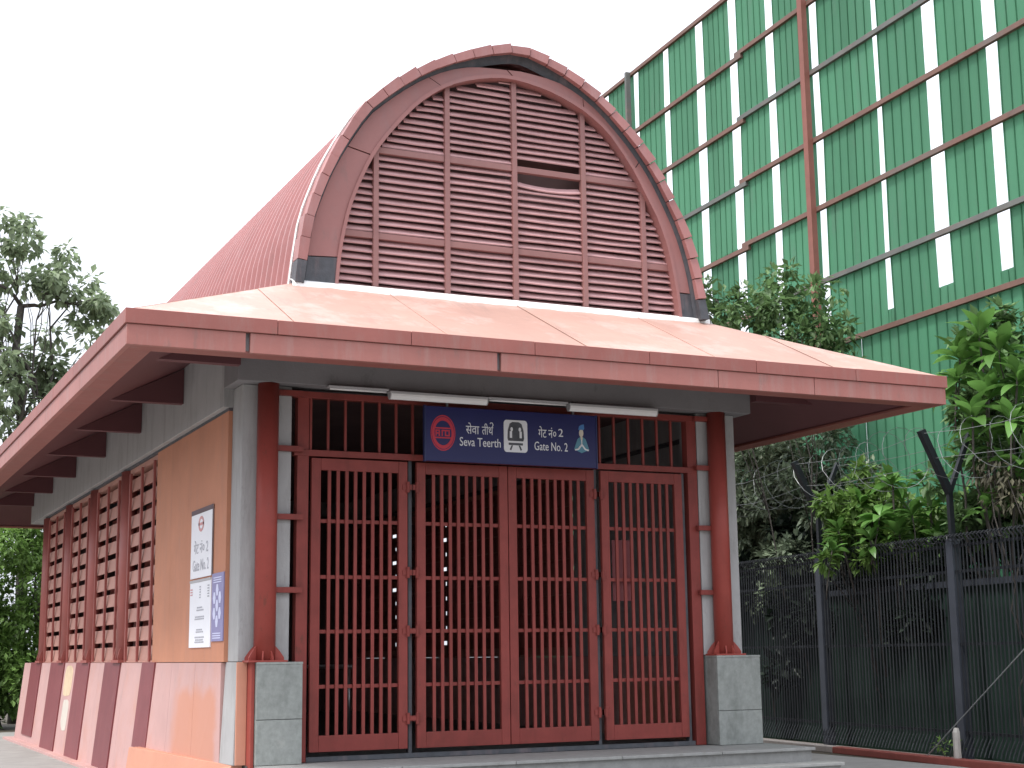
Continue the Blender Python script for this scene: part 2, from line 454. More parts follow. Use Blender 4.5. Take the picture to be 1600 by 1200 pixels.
# square grey columns behind the round red ones
for sgn in (-1, 1):
    def mx(x): return x if sgn < 0 else 2 * XC - x
    part('square_column', bx(mx(-0.69), mx(-0.14), 0.25, 0.66, 1.055, 4.007), M['grey'], B, 0.006)
    lo = MB()
    a0, a1 = mx(-0.70), mx(-0.62)
    lo.hexa([(mx(-0.725), 0.245, 0.0), (mx(-0.60), 0.245, 0.0), (mx(-0.60), 0.72, 0.0), (mx(-0.745), 0.72, 0.0),
             (mx(-0.695), 0.245, 1.05), (mx(-0.60), 0.245, 1.05), (mx(-0.60), 0.70, 1.05), (mx(-0.70), 0.70, 1.05)]
            if sgn < 0 else
            [(mx(-0.60), 0.245, 0.0), (mx(-0.725), 0.245, 0.0), (mx(-0.745), 0.72, 0.0), (mx(-0.60), 0.72, 0.0),
             (mx(-0.60), 0.245, 1.05), (mx(-0.695), 0.245, 1.05), (mx(-0.70), 0.70, 1.05), (mx(-0.60), 0.70, 1.05)])
    part('column_base', lo, M['grey'], B, 0.004)
    if sgn < 0:
        part('plinth_end_panel', bx(-0.705, -0.595, 0.215, 0.242, 0.0, 1.05), M['orange'], B, 0.004)
        part('plinth_end_strip', bx(-0.592, -0.555, 0.06, 0.242, -0.05, 1.05), M['column'], B, 0.003)
    else:
        part('plinth_end_panel', bx(5.49, 5.63, 0.215, 0.242, 0.0, 1.02), M['orange'], B, 0.004)
# round red columns with gusseted bases
def round_column(cx):
    c = MB()
    n = 28
    c.tube([(cx, 0.16, 1.05), (cx, 0.16, 4.008)], 0.115, n)
    o = part('round_column', c, M['column'], B, smooth=True)
    o.data.polygons[-1].use_smooth = False; o.data.polygons[-2].use_smooth = False
    part('base_plate', bx(cx - 0.21, cx + 0.21, 0.01, 0.30, 1.047, 1.066), M['column'], o)
    gm = MB()
    gm.prism([(0.108, 1.066), (0.205, 1.066), (0.205, 1.095), (0.16, 1.16), (0.108, 1.22)], lambda p, t: (p[0], t, p[1]), -0.008, 0.008)
    me = gm.mesh('gusset', M['column'])
    for k in range(8):
        q = link('gusset', me, o)
        q.location = (cx, 0.16, 0)
        q.rotation_euler = (0, 0, k * math.pi / 4 + 0.39)
        if k in (1, 2, 5, 6):
            q.scale = (0.72, 1, 1)
            q.location = (cx + 0.03 * (1 if k in (1, 6) else -1) * 0, 0.16, 0)
round_column(-0.43)
round_column(5.27)

# granite pedestals
for (x0, x1, nm) in ((-0.55, -0.06, 0), (5.06, 5.67, 1)):
    p = part('pedestal', bx(x0 + 0.025, x1 - 0.025, 0.03, 0.40, 0.0, 1.02), M['beam'], B)
    zc = 0.46 if nm == 0 else 0.40
    part('stone_slab', bx(x0, x1, 0.0, 0.026, 0.004, zc - 0.003), M['granite'], p, 0.004)
    part('stone_slab', bx(x0, x1, 0.0, 0.026, zc + 0.003, 1.02), M['granite'], p, 0.004)
    part('stone_slab', bx(x0, x0 + 0.024, 0.029, 0.40, 0.004, 1.02), M['granite'], p, 0.004)
    part('stone_slab', bx(x1 - 0.024, x1, 0.029, 0.40, 0.004, 1.02), M['granite'], p, 0.004)
    part('stone_slab', bx(x0 - 0.004, x1 + 0.004, -0.004, 0.40, 1.021, 1.046), M['granite'], p, 0.004)

# gate frame, transom
GY = 0.25
fr = part('gate_frame', bx(-0.07, 0.06, GY, GY + 0.12, 0.0, 3.93), M['gate'], B, 0.004)
part('post', bx(4.895, 5.03, GY, GY + 0.12, 0.0, 3.93), M['gate'], fr, 0.004)
part('lintel', bx(-0.11, 5.02, GY - 0.012, GY + 0.10, 3.255, 3.325), M['gate'], fr, 0.004)
part('top_rail', bx(-0.11, 5.02, GY - 0.012, GY + 0.10, 3.90, 3.97), M['gate'], fr, 0.004)
for z in (1.80, 2.58, 3.32, 3.93):
    for (x0, x1) in ((-0.36, -0.02), (4.98, 5.20)):
        part('tie_bar', bx(x0, x1, GY - 0.075, GY - 0.013, z - 0.03, z + 0.03), M['gate'], fr, 0.003)
tb = bx(-0.013, 0.013, GY + 0.02, GY + 0.05, 3.326, 3.899).mesh('bar', M['gate'])
for i in range(25):
    x = 0.085 + 0.2 * i
    if x > 4.85: break
    link('bar', tb, fr).location = (x, 0, 0)

# gate leaves
barz = bx(-0.018, 0.018, -0.012, 0.012, 0, 1)
def gate_leaf(x0, x1, z0, z1, hinge_left):
    st = 0.105
    leaf = part('gate_leaf', bx(x0, x0 + st, GY - 0.02, GY + 0.035, z0, z1), M['gate'], B, 0.004)
    part('stile', bx(x1 - st, x1, GY - 0.02, GY + 0.035, z0, z1), M['gate'], leaf, 0.004)
    part('top_rail', bx(x0 + st + .001, x1 - st - .001, GY - 0.018, GY + 0.033, z1 - 0.13, z1), M['gate'], leaf, 0.004)
    part('bottom_rail', bx(x0 + st + .001, x1 - st - .001, GY - 0.018, GY + 0.033, z0, z0 + 0.17), M['gate'], leaf, 0.004)
    n = 9
    w = x1 - x0 - 2 * st
    bm_ = bx(-0.018, 0.018, GY - 0.012, GY + 0.014, z0 + 0.171, z1 - 0.131).mesh('bar', M['gate'])
    for i in range(1, n):
        link('bar', bm_, leaf).location = (x0 + st + w * i / n, 0, 0)
    for z in (2.55, 1.945, 1.36, 0.778):
        part('cross_rail', bx(x0 + st + .001, x1 - st - .001, GY + 0.0145, GY + 0.034, z - 0.02, z + 0.02), M['gate'], leaf, 0.002)
    hx = x0 if hinge_left else x1
    for z in (0.42, 1.36, 2.0, 2.95):
        h = MB()
        h.tube([(hx, GY - 0.03, z - 0.06), (hx, GY - 0.03, z + 0.06)], 0.022, 10)
        h.box(hx - 0.06, hx + 0.06, GY - 0.03, GY - 0.021, z - 0.03, z + 0.03)
        part('hinge', h, M['gate'], leaf)
    return leaf
gate_leaf(0.088, 1.205, 0.10, 3.235, False)
gate_leaf(1.316, 2.440, 0.10, 3.235, True)
gate_leaf(2.450, 3.575, 0.10, 3.235, False)
lf = gate_leaf(3.666, 4.790, 0.10, 3.235, True)
for z in (0.42, 1.36):
    part('latch', bx(1.19, 1.34, GY - 0.04, GY - 0.022, z - 0.02, z + 0.02), M['gate'], B)
for x in (1.26, 3.62, 4.842):
    part('gate_post', bx(x - 0.02, x + 0.02, GY + 0.05, GY + 0.12, 0.0, 3.254), M['boot'], B)
part('threshold', bx(0.07, 4.89, GY + 0.02, GY + 0.10, 0.0, 0.05), M['boot'], B)
part('notice_sheet', bx(3.85, 4.12, GY + 0.08, GY + 0.085, 1.7, 2.42), M['maroon'], B)

# ---------------- hipped eaves roof
EX0, EX1, EY0, EY1 = -2.32, 7.22, -1.80, 18.6
RX0, RX1, RY0, RY1 = -0.20, 5.08, 0.02, 14.8
ZE, ZR = 4.25, 5.12
def slope_pt(side, t, k):
    """t along eave side (0..1), k up-slope (0..1)"""
    c = [((EX0, EY0), (EX1, EY0), (RX0, RY0), (RX1, RY0)),
         ((EX1, EY0), (EX1, EY1), (RX1, RY0), (RX1, RY1)),
         ((EX1, EY1), (EX0, EY1), (RX1, RY1), (RX0, RY1)),
         ((EX0, EY1), (EX0, EY0), (RX0, RY1), (RX0, RY0))][side]
    return c
def roof_side(side, width):
    a, b, c, d = slope_pt(side, 0, 0)
    along = Vector((b[0] - a[0], b[1] - a[1], 0)); L = along.length; along.normalize()
    up = Vector((-along.y, along.x, 0))
    run = abs((Vector((c[0], c[1], 0)) - Vector((a[0], a[1], 0))).dot(up))
    tl = (Vector((c[0], c[1], 0)) - Vector((a[0], a[1], 0))).dot(along)
    tr = (Vector((d[0], d[1], 0)) - Vector((a[0], a[1], 0))).dot(along)
    n = max(1, round(L / width))
    root = None
    for i in range(n):
        s0, s1 = L * i / n, L * (i + 1) / n
        s0b, s1b = s0 + (0.003 if i else 0), s1 - (0.003 if i < n - 1 else 0)
        # clip strip against the trapezoid
        def kmax(s):
            if s < tl: return s / tl
            if s > tr: return (L - s) / (L - tr)
            return 1.0
        pts = [(s0b, 0), (s1b, 0)]
        cand = sorted(set([s0b, s1b] + [x for x in (tl, tr) if s0b < x < s1b]), reverse=True)
        for s in cand:
            if kmax(s) > 1e-4: pts.append((s, kmax(s)))
        mb = MB()
        dz = 0.004 * (i % 2)
        def P(s, k, h):
            p = Vector((a[0], a[1], 0)) + along * s + up * (run * k)
            return (p.x, p.y, ZE + (ZR - ZE) * k + h)
        nn = len(pts)
        mb.add([P(s, k, dz) for s, k in pts] + [P(s, k, -0.05) for s, k in pts],
               [tuple(range(nn)), tuple(range(nn, 2 * nn))[::-1]] + [(j, nn + j, nn + (j + 1) % nn, (j + 1) % nn) for j in range(nn)])
        # standing lap along the seam
        if i < n - 1:
            ks = kmax(s1)
            q0, q1 = P(s1, 0.01, 0.008), P(s1, ks * 0.98, 0.008)
            mb.tube([q0, q1], 0.005, 4)
        o = part('roof_panel' if root is None else 'roof_sheet', mb, M['roof'], B if root is None else root)
        if root is None:
            root = o; o.name = 'roof_slope'
    return root
for sd, w in ((0, 1.6), (1, 2.0), (2, 2.0), (3, 2.0)):
    roof_side(sd, w)

# fascia: cap strip + lower panels, cut into lengths
def fascia(side):
    if side in (0, 2):
        y = EY0 if side == 0 else EY1
        dy = 0.05 if side == 0 else -0.05
        root = None
        cuts = [EX0, -1.19, 1.42, 4.05, 5.33, EX1] if side == 0 else [EX0, 0, 2.4, 4.8, EX1]
        for i in range(len(cuts) - 1):
            gp = 0.022 if (side == 0 and i in (1, 2)) else 0.004
            gp2 = 0.022 if (side == 0 and i in (0, 1)) else 0.004
            a_, b_ = cuts[i] + (gp if i else 0.0), cuts[i + 1] - (gp2 if i < len(cuts) - 2 else 0.0)
            o = part('fascia' if root is None else 'fascia_panel', bx(a_, b_, y, y + dy, 3.925, 4.118), M['fascia'], B if root is None else root, 0.004)
            root = root or o
        part('backing_strip', bx(EX0 + .12, EX1 - .12, y + dy * 1.05, y + dy * 1.6, 3.953, 4.2), M['beam'], root)
        cc = [EX0 - 0.02] + [EX0 + (EX1 - EX0) * k / 7 + 0.05 for k in range(1, 7)] + [EX1 + 0.02]
        for i in range(len(cc) - 1):
            part('cap_strip', bx(cc[i] + (0.003 if i else 0), cc[i + 1] - (0.003 if i < 6 else 0), y - dy * 0.4, y + dy, 4.121, 4.262 - 0.002 * (i % 2)), M['fascia_cap'], root, 0.004)
        part('bottom_flange', bx(EX0 + 0.051, EX1 - 0.051, y + dy * 1.03, y + dy * 5.5, 3.928, 3.95), M['fascia_cap'], root)
    else:
        x = EX0 if side == 3 else EX1
        dx = 0.05 if side == 3 else -0.05
        root = None
        y0, y1 = EY0 + 0.052, EY1 - 0.052
        n = 8
        for i in range(n):
            a_, b_ = y0 + (y1 - y0) * i / n + 0.004, y0 + (y1 - y0) * (i + 1) / n - 0.004
            o = part('fascia' if root is None else 'fascia_panel', bx(x, x + dx, a_, b_, 3.925, 4.118), M['fascia'], B if root is None else root, 0.004)
            root = root or o
        part('backing_strip', bx(x + dx * 1.05, x + dx * 1.6, y0 + .08, y1 - .08, 3.954, 4.2), M['fascia_cap'], root)
        n = 14
        for i in range(n):
            a_, b_ = y0 + (y1 - y0) * i / n + 0.003, y0 + (y1 - y0) * (i + 1) / n - 0.003
            part('cap_strip', bx(x - dx * 0.4, x + dx, a_, b_, 4.121, 4.262 - 0.002 * (i % 2)), M['fascia_cap'], root, 0.004)
        part('bottom_flange', bx(x + dx * 1.03, x + dx * 5.5, EY0 + 0.277, EY1 - 0.277, 3.928, 3.952), M['fascia_cap'], root)
for s in range(4):
    fascia(s)

# soffit: sloping maroon boards under the roof
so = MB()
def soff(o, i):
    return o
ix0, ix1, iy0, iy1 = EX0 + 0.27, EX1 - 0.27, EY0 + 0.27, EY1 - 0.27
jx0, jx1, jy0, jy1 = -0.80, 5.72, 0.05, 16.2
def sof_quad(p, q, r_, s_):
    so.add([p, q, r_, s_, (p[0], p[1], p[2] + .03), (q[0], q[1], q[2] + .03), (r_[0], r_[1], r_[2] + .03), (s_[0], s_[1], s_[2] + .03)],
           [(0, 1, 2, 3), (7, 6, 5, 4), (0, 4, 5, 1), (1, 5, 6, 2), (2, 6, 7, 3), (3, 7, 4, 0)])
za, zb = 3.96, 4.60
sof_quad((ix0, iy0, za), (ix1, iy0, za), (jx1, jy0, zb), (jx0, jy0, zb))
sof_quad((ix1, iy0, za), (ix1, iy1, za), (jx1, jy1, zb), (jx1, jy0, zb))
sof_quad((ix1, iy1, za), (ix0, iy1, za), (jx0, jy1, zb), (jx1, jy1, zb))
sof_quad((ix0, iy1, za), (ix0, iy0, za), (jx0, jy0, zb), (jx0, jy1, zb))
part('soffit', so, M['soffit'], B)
# eave brackets
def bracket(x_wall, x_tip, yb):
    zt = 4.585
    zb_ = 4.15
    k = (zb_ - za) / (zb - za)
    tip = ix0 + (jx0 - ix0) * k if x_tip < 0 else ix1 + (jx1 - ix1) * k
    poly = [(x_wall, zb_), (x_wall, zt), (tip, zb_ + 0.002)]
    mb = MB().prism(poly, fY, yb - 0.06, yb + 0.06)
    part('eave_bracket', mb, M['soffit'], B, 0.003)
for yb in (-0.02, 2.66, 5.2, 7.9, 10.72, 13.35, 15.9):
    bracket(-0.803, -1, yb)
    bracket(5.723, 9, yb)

# ---------------- barrel vault
OUT = [(-0.22, 5.10), (-0.13, 5.78), (-0.02, 6.15), (0.12, 6.50), (0.29, 6.82), (0.45, 7.08), (0.60, 7.28), (0.80, 7.46),
       (1.02, 7.64), (1.28, 7.82), (1.60, 7.99), (1.95, 8.13), (2.30, 8.235), (2.58, 8.265), (2.86, 8.19), (3.16, 8.07), (3.50, 7.88),
       (3.74, 7.70), (3.94, 7.51), (4.13, 7.31), (4.30, 7.10), (4.46, 6.86), (4.60, 6.60), (4.74, 6.32), (4.86, 5.98),
       (4.95, 5.60), (5.02, 5.12)]
def offset(poly, d):
    out = []
    for i, p in enumerate(poly):
        a = Vector(poly[max(i - 1, 0)]); b = Vector(poly[min(i + 1, len(poly) - 1)])
        t = (b - a).normalized()
        n = Vector((t.y, -t.x))     # inward (to the right of travel going left->right over the top)
        out.append((p[0] + n.x * d, p[1] + n.y * d))
    return out
def smooth_poly(poly, n=3):
    out = []
    P = [Vector(p) for p in poly]
    for i in range(len(P) - 1):
        p0, p1, p2, p3 = P[max(i - 1, 0)], P[i], P[i + 1], P[min(i + 2, len(P) - 1)]
        for k in range(n):
            t = k / n
            q = 0.5 * ((2 * p1) + (p2 - p0) * t + (2 * p0 - 5 * p1 + 4 * p2 - p3) * t * t + (-p0 + 3 * p1 - 3 * p2 + p3) * t ** 3)
            out.append((q.x, q.y))
    out.append(tuple(P[-1]))
    return out
OUTS = smooth_poly(OUT, 2)
# ribbed roof sheets: one mesh per sheet, ribs run over the vault
root = None
y = 0.06
yend = 14.7
shell = offset(OUTS, 0.03)
rib_out = offset(OUTS, -0.012)
pitch = 0.25
sheetw = 1.0
while y < yend - 0.01:
    mb = MB()
    y2 = min(y + sheetw, yend)
    prof = []
    yy = y
    while yy < y2 - 0.001:
        for dy, h in ((0.0, 0), (0.150, 0), (0.175, 1), (0.220, 1), (0.245, 0)):
            if yy + dy <= y2: prof.append((yy + dy, h))
        yy += pitch
    prof.append((y2, 0))
    np_ = len(OUTS)
    vs_ = []
    off_lo = offset(OUTS, 0.055); off_hi = offset(OUTS, 0.0)
    for (py, h) in prof:
        src = off_hi if h else off_lo
        vs_ += [(p[0], py, p[1]) for p in src]
    fs_ = []
    for j in range(len(prof) - 1):
        for i in range(np_ - 1):
            fs_.append((j * np_ + i, j * np_ + i + 1, (j + 1) * np_ + i + 1, (j + 1) * np_ + i))
    mb.add(vs_, fs_)
    o = part('barrel_roof' if root is None else 'ribbed_sheet', mb, M['barrel'], B if root is None else root)
    root = root or o
    y = y2 + 0.002
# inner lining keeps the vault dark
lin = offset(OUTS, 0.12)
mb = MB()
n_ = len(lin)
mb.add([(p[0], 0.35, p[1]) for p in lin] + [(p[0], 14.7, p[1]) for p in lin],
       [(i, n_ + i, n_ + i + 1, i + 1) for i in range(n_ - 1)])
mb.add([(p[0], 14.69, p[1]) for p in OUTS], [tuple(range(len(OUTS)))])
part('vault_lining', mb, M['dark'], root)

# verge tiles along the front edge of the vault
def arc_resample(poly, n):
    P = [Vector(p) for p in poly]
    d = [0]
    for i in range(1, len(P)): d.append(d[-1] + (P[i] - P[i - 1]).length)
    out = []
    for k in range(n + 1):
        s = d[-1] * k / n
        for i in range(1, len(P)):
            if d[i] >= s - 1e-9:
                t = (s - d[i - 1]) / (d[i] - d[i - 1])
                out.append(tuple(P[i - 1].lerp(P[i], t))); break
    return out
NT = 34
VO = arc_resample(OUTS, NT)
vo = offset(VO, -0.015); vi = offset(VO, 0.085)
rt = None
for i in range(NT):
    if i in (0, NT - 1):
        mat_ = M['boot']
    else:
        mat_ = M['tile']
    lift = random.uniform(-0.006, 0.016)
    a0 = Vector(vo[i]); a1 = Vector(vo[i + 1]); b0 = Vector(vi[i]); b1 = Vector(vi[i + 1])
    nrm = ((a0 - b0).normalized() + (a1 - b1).normalized()) * 0.5
    e = 0.012
    a0_ = a0 + nrm * (lift); a1_ = a1 + nrm * (lift + 0.010)
    e = 0.02
    g0 = a0_.lerp(a1_, e); g1 = a0_.lerp(a1_, 1 - e); h0 = b0.lerp(b1, e); h1 = b0.lerp(b1, 1 - e)
    yf = -0.12 + random.uniform(-0.01, 0.006)
    mb = MB().hexa([(g0.x, yf, g0.y), (h0.x, yf, h0.y), (h1.x, yf - 0.012, h1.y), (g1.x, yf - 0.012, g1.y),
                    (g0.x, 0.055, g0.y), (h0.x, -0.06, h0.y), (h1.x, -0.06, h1.y), (g1.x, 0.055, g1.y)])
    o = part('verge' if rt is None else 'verge_tile', mb, mat_, B if rt is None else rt, 0.003)
    rt = rt or o
# drip edge along left of the verge, its bright reflection painted white
dr = MB()
dpts = offset(OUTS, -0.03)
dr.tube([(p[0], 0.075, p[1]) for p in dpts[:22]], 0.016, 5)
part('drip_edge_glare', dr, M['mortar'], rt)
ve = MB()
v0 = offset(OUTS, 0.02); v1 = offset(OUTS, 0.17)
n_ = len(v0)
ve.add([(p[0], -0.05, p[1]) for p in v0] + [(p[0], 0.02, p[1]) for p in v1], [(i, n_ + i, n_ + i + 1, i + 1) for i in range(n_ - 1)])
part('verge_soffit', ve, M['boot'], rt)

# arch frame band, cut into panels (flat face with real thickness)
LOUV = [(0.262, 5.13), (0.30, 5.55), (0.39, 5.99), (0.485, 6.28), (0.635, 6.62), (0.77, 6.85), (0.965, 7.11), (1.22, 7.40), (1.465, 7.60),
        (1.77, 7.765), (2.17, 7.88), (2.50, 7.905), (2.96, 7.83), (3.36, 7.68), (3.58, 7.55), (3.80, 7.37), (4.06, 7.04), (4.17, 6.87),
        (4.335, 6.57), (4.44, 6.38), (4.56, 6.06), (4.63, 5.75), (4.68, 5.45), (4.71, 5.13)]
LI = arc_resample(smooth_poly(LOUV, 3), 48)
FO = arc_resample([(p[0], p[1] - 0.15 * math.exp(-((p[0] - 2.5) / 0.5) ** 2)) for p in offset(OUTS, 0.12)], 48)
fr_root = None
cuts = [0, 2, 10, 18, 24, 30, 36, 46, 48]
for c in range(len(cuts) - 1):
    mb = MB()
    i0, i1 = cuts[c], cuts[c + 1]
    yo = -0.015 + 0.006 * (c % 2)
    for i in range(i0, i1):
        def lp(A, i, e): 
            return A[i]
        a0, a1, b0, b1 = Vector(FO[i]), Vector(FO[i + 1]), Vector(LI[i]), Vector(LI[i + 1])
        if i == i0: a0 = a0.lerp(a1, 0.04); b0 = b0.lerp(b1, 0.04)
        if i == i1 - 1: a1 = a1.lerp(a0, 0.04); b1 = b1.lerp(b0, 0.04)
        mb.hexa([(a0.x, yo, a0.y), (b0.x, yo, b0.y), (b1.x, yo, b1.y), (a1.x, yo, a1.y),
                 (a0.x, 0.16, a0.y), (b0.x, 0.16, b0.y), (b1.x, 0.16, b1.y), (a1.x, 0.16, a1.y)])
    o = part('arch_frame' if fr_root is None else 'arch_panel', mb, M['boot'] if c in (0, 7) else M['arch'], B if fr_root is None else fr_root)
    fr_root = fr_root or o
ip = MB()
for i in range(48):
    a0, a1 = Vector(LI[i]), Vector(LI[i + 1])
    c0 = a0 + (Vector((2.45, 6.3)) - a0).normalized() * -0.015; c1 = a1 + (Vector((2.45, 6.3)) - a1).normalized() * -0.015
    d0 = a0 + (Vector((2.45, 6.3)) - a0).normalized() * 0.03; d1 = a1 + (Vector((2.45, 6.3)) - a1).normalized() * 0.03
    ip.hexa([(c0.x, -0.03, c0.y), (d0.x, -0.03, d0.y), (d1.x, -0.03, d1.y), (c1.x, -0.03, c1.y),
             (c0.x, 0.14, c0.y), (d0.x, 0.14, d0.y), (d1.x, 0.14, d1.y), (c1.x, 0.14, c1.y)])
part('arch_lip', ip, M['arch'], fr_root)

# louvred screen
def zspan(x):
    zs = []
    for i in range(len(LI) - 1):
        (xa, za_), (xb, zb__) = LI[i], LI[i + 1]
        if (xa - x) * (xb - x) <= 0 and abs(xb - xa) > 1e-9:
            t = (x - xa) / (xb - xa); zs.append(za_ + t * (zb__ - za_))
    return max(zs) if zs else 5.13
def xspan(z):
    xs = []
    for i in range(len(LI) - 1):
        (xa, za_), (xb, zb__) = LI[i], LI[i + 1]
        if (za_ - z) * (zb__ - z) <= 0 and abs(zb__ - za_) > 1e-9:
            t = (z - za_) / (zb__ - za_); xs.append(xa + t * (xb - xa))
    return (min(xs), max(xs)) if len(xs) >= 2 else (None, None)
MX = [0.755, 1.635, 2.505, 3.43, 4.255]
RZ = [5.775, 6.795]
scr = None
for x in MX:
    mb = bx(x - 0.032, x + 0.032, 0.045, 0.115, 5.12, zspan(x) - 0.01)
    o = part('louvre_screen' if scr is None else 'mullion', mb, M['mullion'], B if scr is None else scr, 0.004)
    scr = scr or o
for z in RZ:
    xl, xr = xspan(z)
    ed = [xl + 0.02] + MX + [xr - 0.02]
    for i in range(len(ed) - 1):
        part('cross_rail', bx(ed[i] + (0.033 if i else 0), ed[i + 1] - (0.033 if i < len(ed) - 2 else 0), 0.062, 0.13, z - 0.036, z + 0.036), M['mullion'], scr, 0.004)
def slat(x0, x1, z, sag=0.0, roll=0.0):
    mb = MB()
    n = 6 if sag else 1
    for i in range(n):
        xa, xb = x0 + (x1 - x0) * i / n, x0 + (x1 - x0) * (i + 1) / n
        def dz(x):
            t = (x - x0) / (x1 - x0); return -sag * 4 * t * (1 - t) + roll * t
        za_, zb__ = z + dz(xa), z + dz(xb)
        # sloping blade: lower edge outside, upper edge inside
        mb.hexa([(xa, 0.078, za_ - 0.034), (xb, 0.078, zb__ - 0.034), (xb, 0.152, zb__ + 0.038), (xa, 0.152, za_ + 0.038),
                 (xa, 0.070, za_ - 0.022), (xb, 0.070, zb__ - 0.022), (xb, 0.144, zb__ + 0.050), (xa, 0.144, za_ + 0.050)])
    part('slat', mb, M['slat'], scr)
zrows = []
bands = [(5.13, 5.74, 7), (5.811, 6.759, 11), (6.831, 7.92, 13)]
for (z0, z1, n) in bands:
    for k in range(n):
        zrows.append(z0 + (z1 - z0) * (k + 0.5) / n)
edges = [None] + MX + [None]
for z in zrows:
    xl, xr = xspan(min(z + 0.05, 7.90))
    xl0, xr0 = xspan(max(z - 0.03, 5.14))
    if xl is None: continue
    for i in range(6):
        a_ = MX[i - 1] + 0.03 if i else -9
        b_ = MX[i] - 0.03 if i < 5 else 9
        a_ = max(a_, xl + 0.012); b_ = min(b_, xr - 0.012)
        if b_ - a_ < 0.07: continue
        if i == 3 and abs(z - (6.831 + 1.089 * 0.5 / 13)) < 0.01: continue           # missing blade above the rail
        if i == 3 and 6.55 < z < 6.76:
            if z > 6.69: continue                                                     # missing blade below it
            slat(a_, b_, z - 0.01, 0.035, 0.0); continue                              # the next one sags
        slat(a_, b_, z + random.uniform(-0.003, 0.003), random.choice((0, 0, 0, 0.004, 0.007, -0.004)), random.uniform(-0.007, 0.007))
part('added_dark_sheet', MB().add([(p[0], 0.33, p[1]) for p in offset(OUTS, 0.1)], [tuple(range(len(OUTS)))]), M['dark'], scr)  # dark sheet added behind the open louvre to keep its gaps dark
# white mortar flashing at the foot of the gable
fl = MB()
n = 60
rowA = []; rowB = []
for i in range(n + 1):
    x = -0.26 + (5.12 + 0.26) * i / n
    w = 0.11 + 0.03 * math.sin(i * 0.9) * math.sin(i * 0.37) + random.uniform(-0.012, 0.012)
    if x > 3.9: w *= max(0.35, 1 - (x - 3.9) * 0.6)
    rowA.append((x, 0.012, 5.165)); rowB.append((x, 0.012 - w, 5.165 - w * 0.45))
vs_ = rowA + rowB + [(p[0], p[1] - 0.005, p[2] - 0.06) for p in rowB] + [(p[0], p[1], p[2] - 0.06) for p in rowA]
k = n + 1
fs_ = []
for i in range(n):
    fs_ += [(i, k + i, k + i + 1, i + 1), (k + i, 2 * k + i, 2 * k + i + 1, k + i + 1)]
fl.add(vs_, fs_)
part('mortar_flashing', fl, M['mortar'], B, smooth=True)
part('sill_strip', bx(0.20, 4.75, 0.03, 0.155, 5.10, 5.131), M['boot'], B)
part('gable_upstand', bx(-0.19, 5.0, 0.158, 0.30, 4.35, 5.14), M['beam'], B)

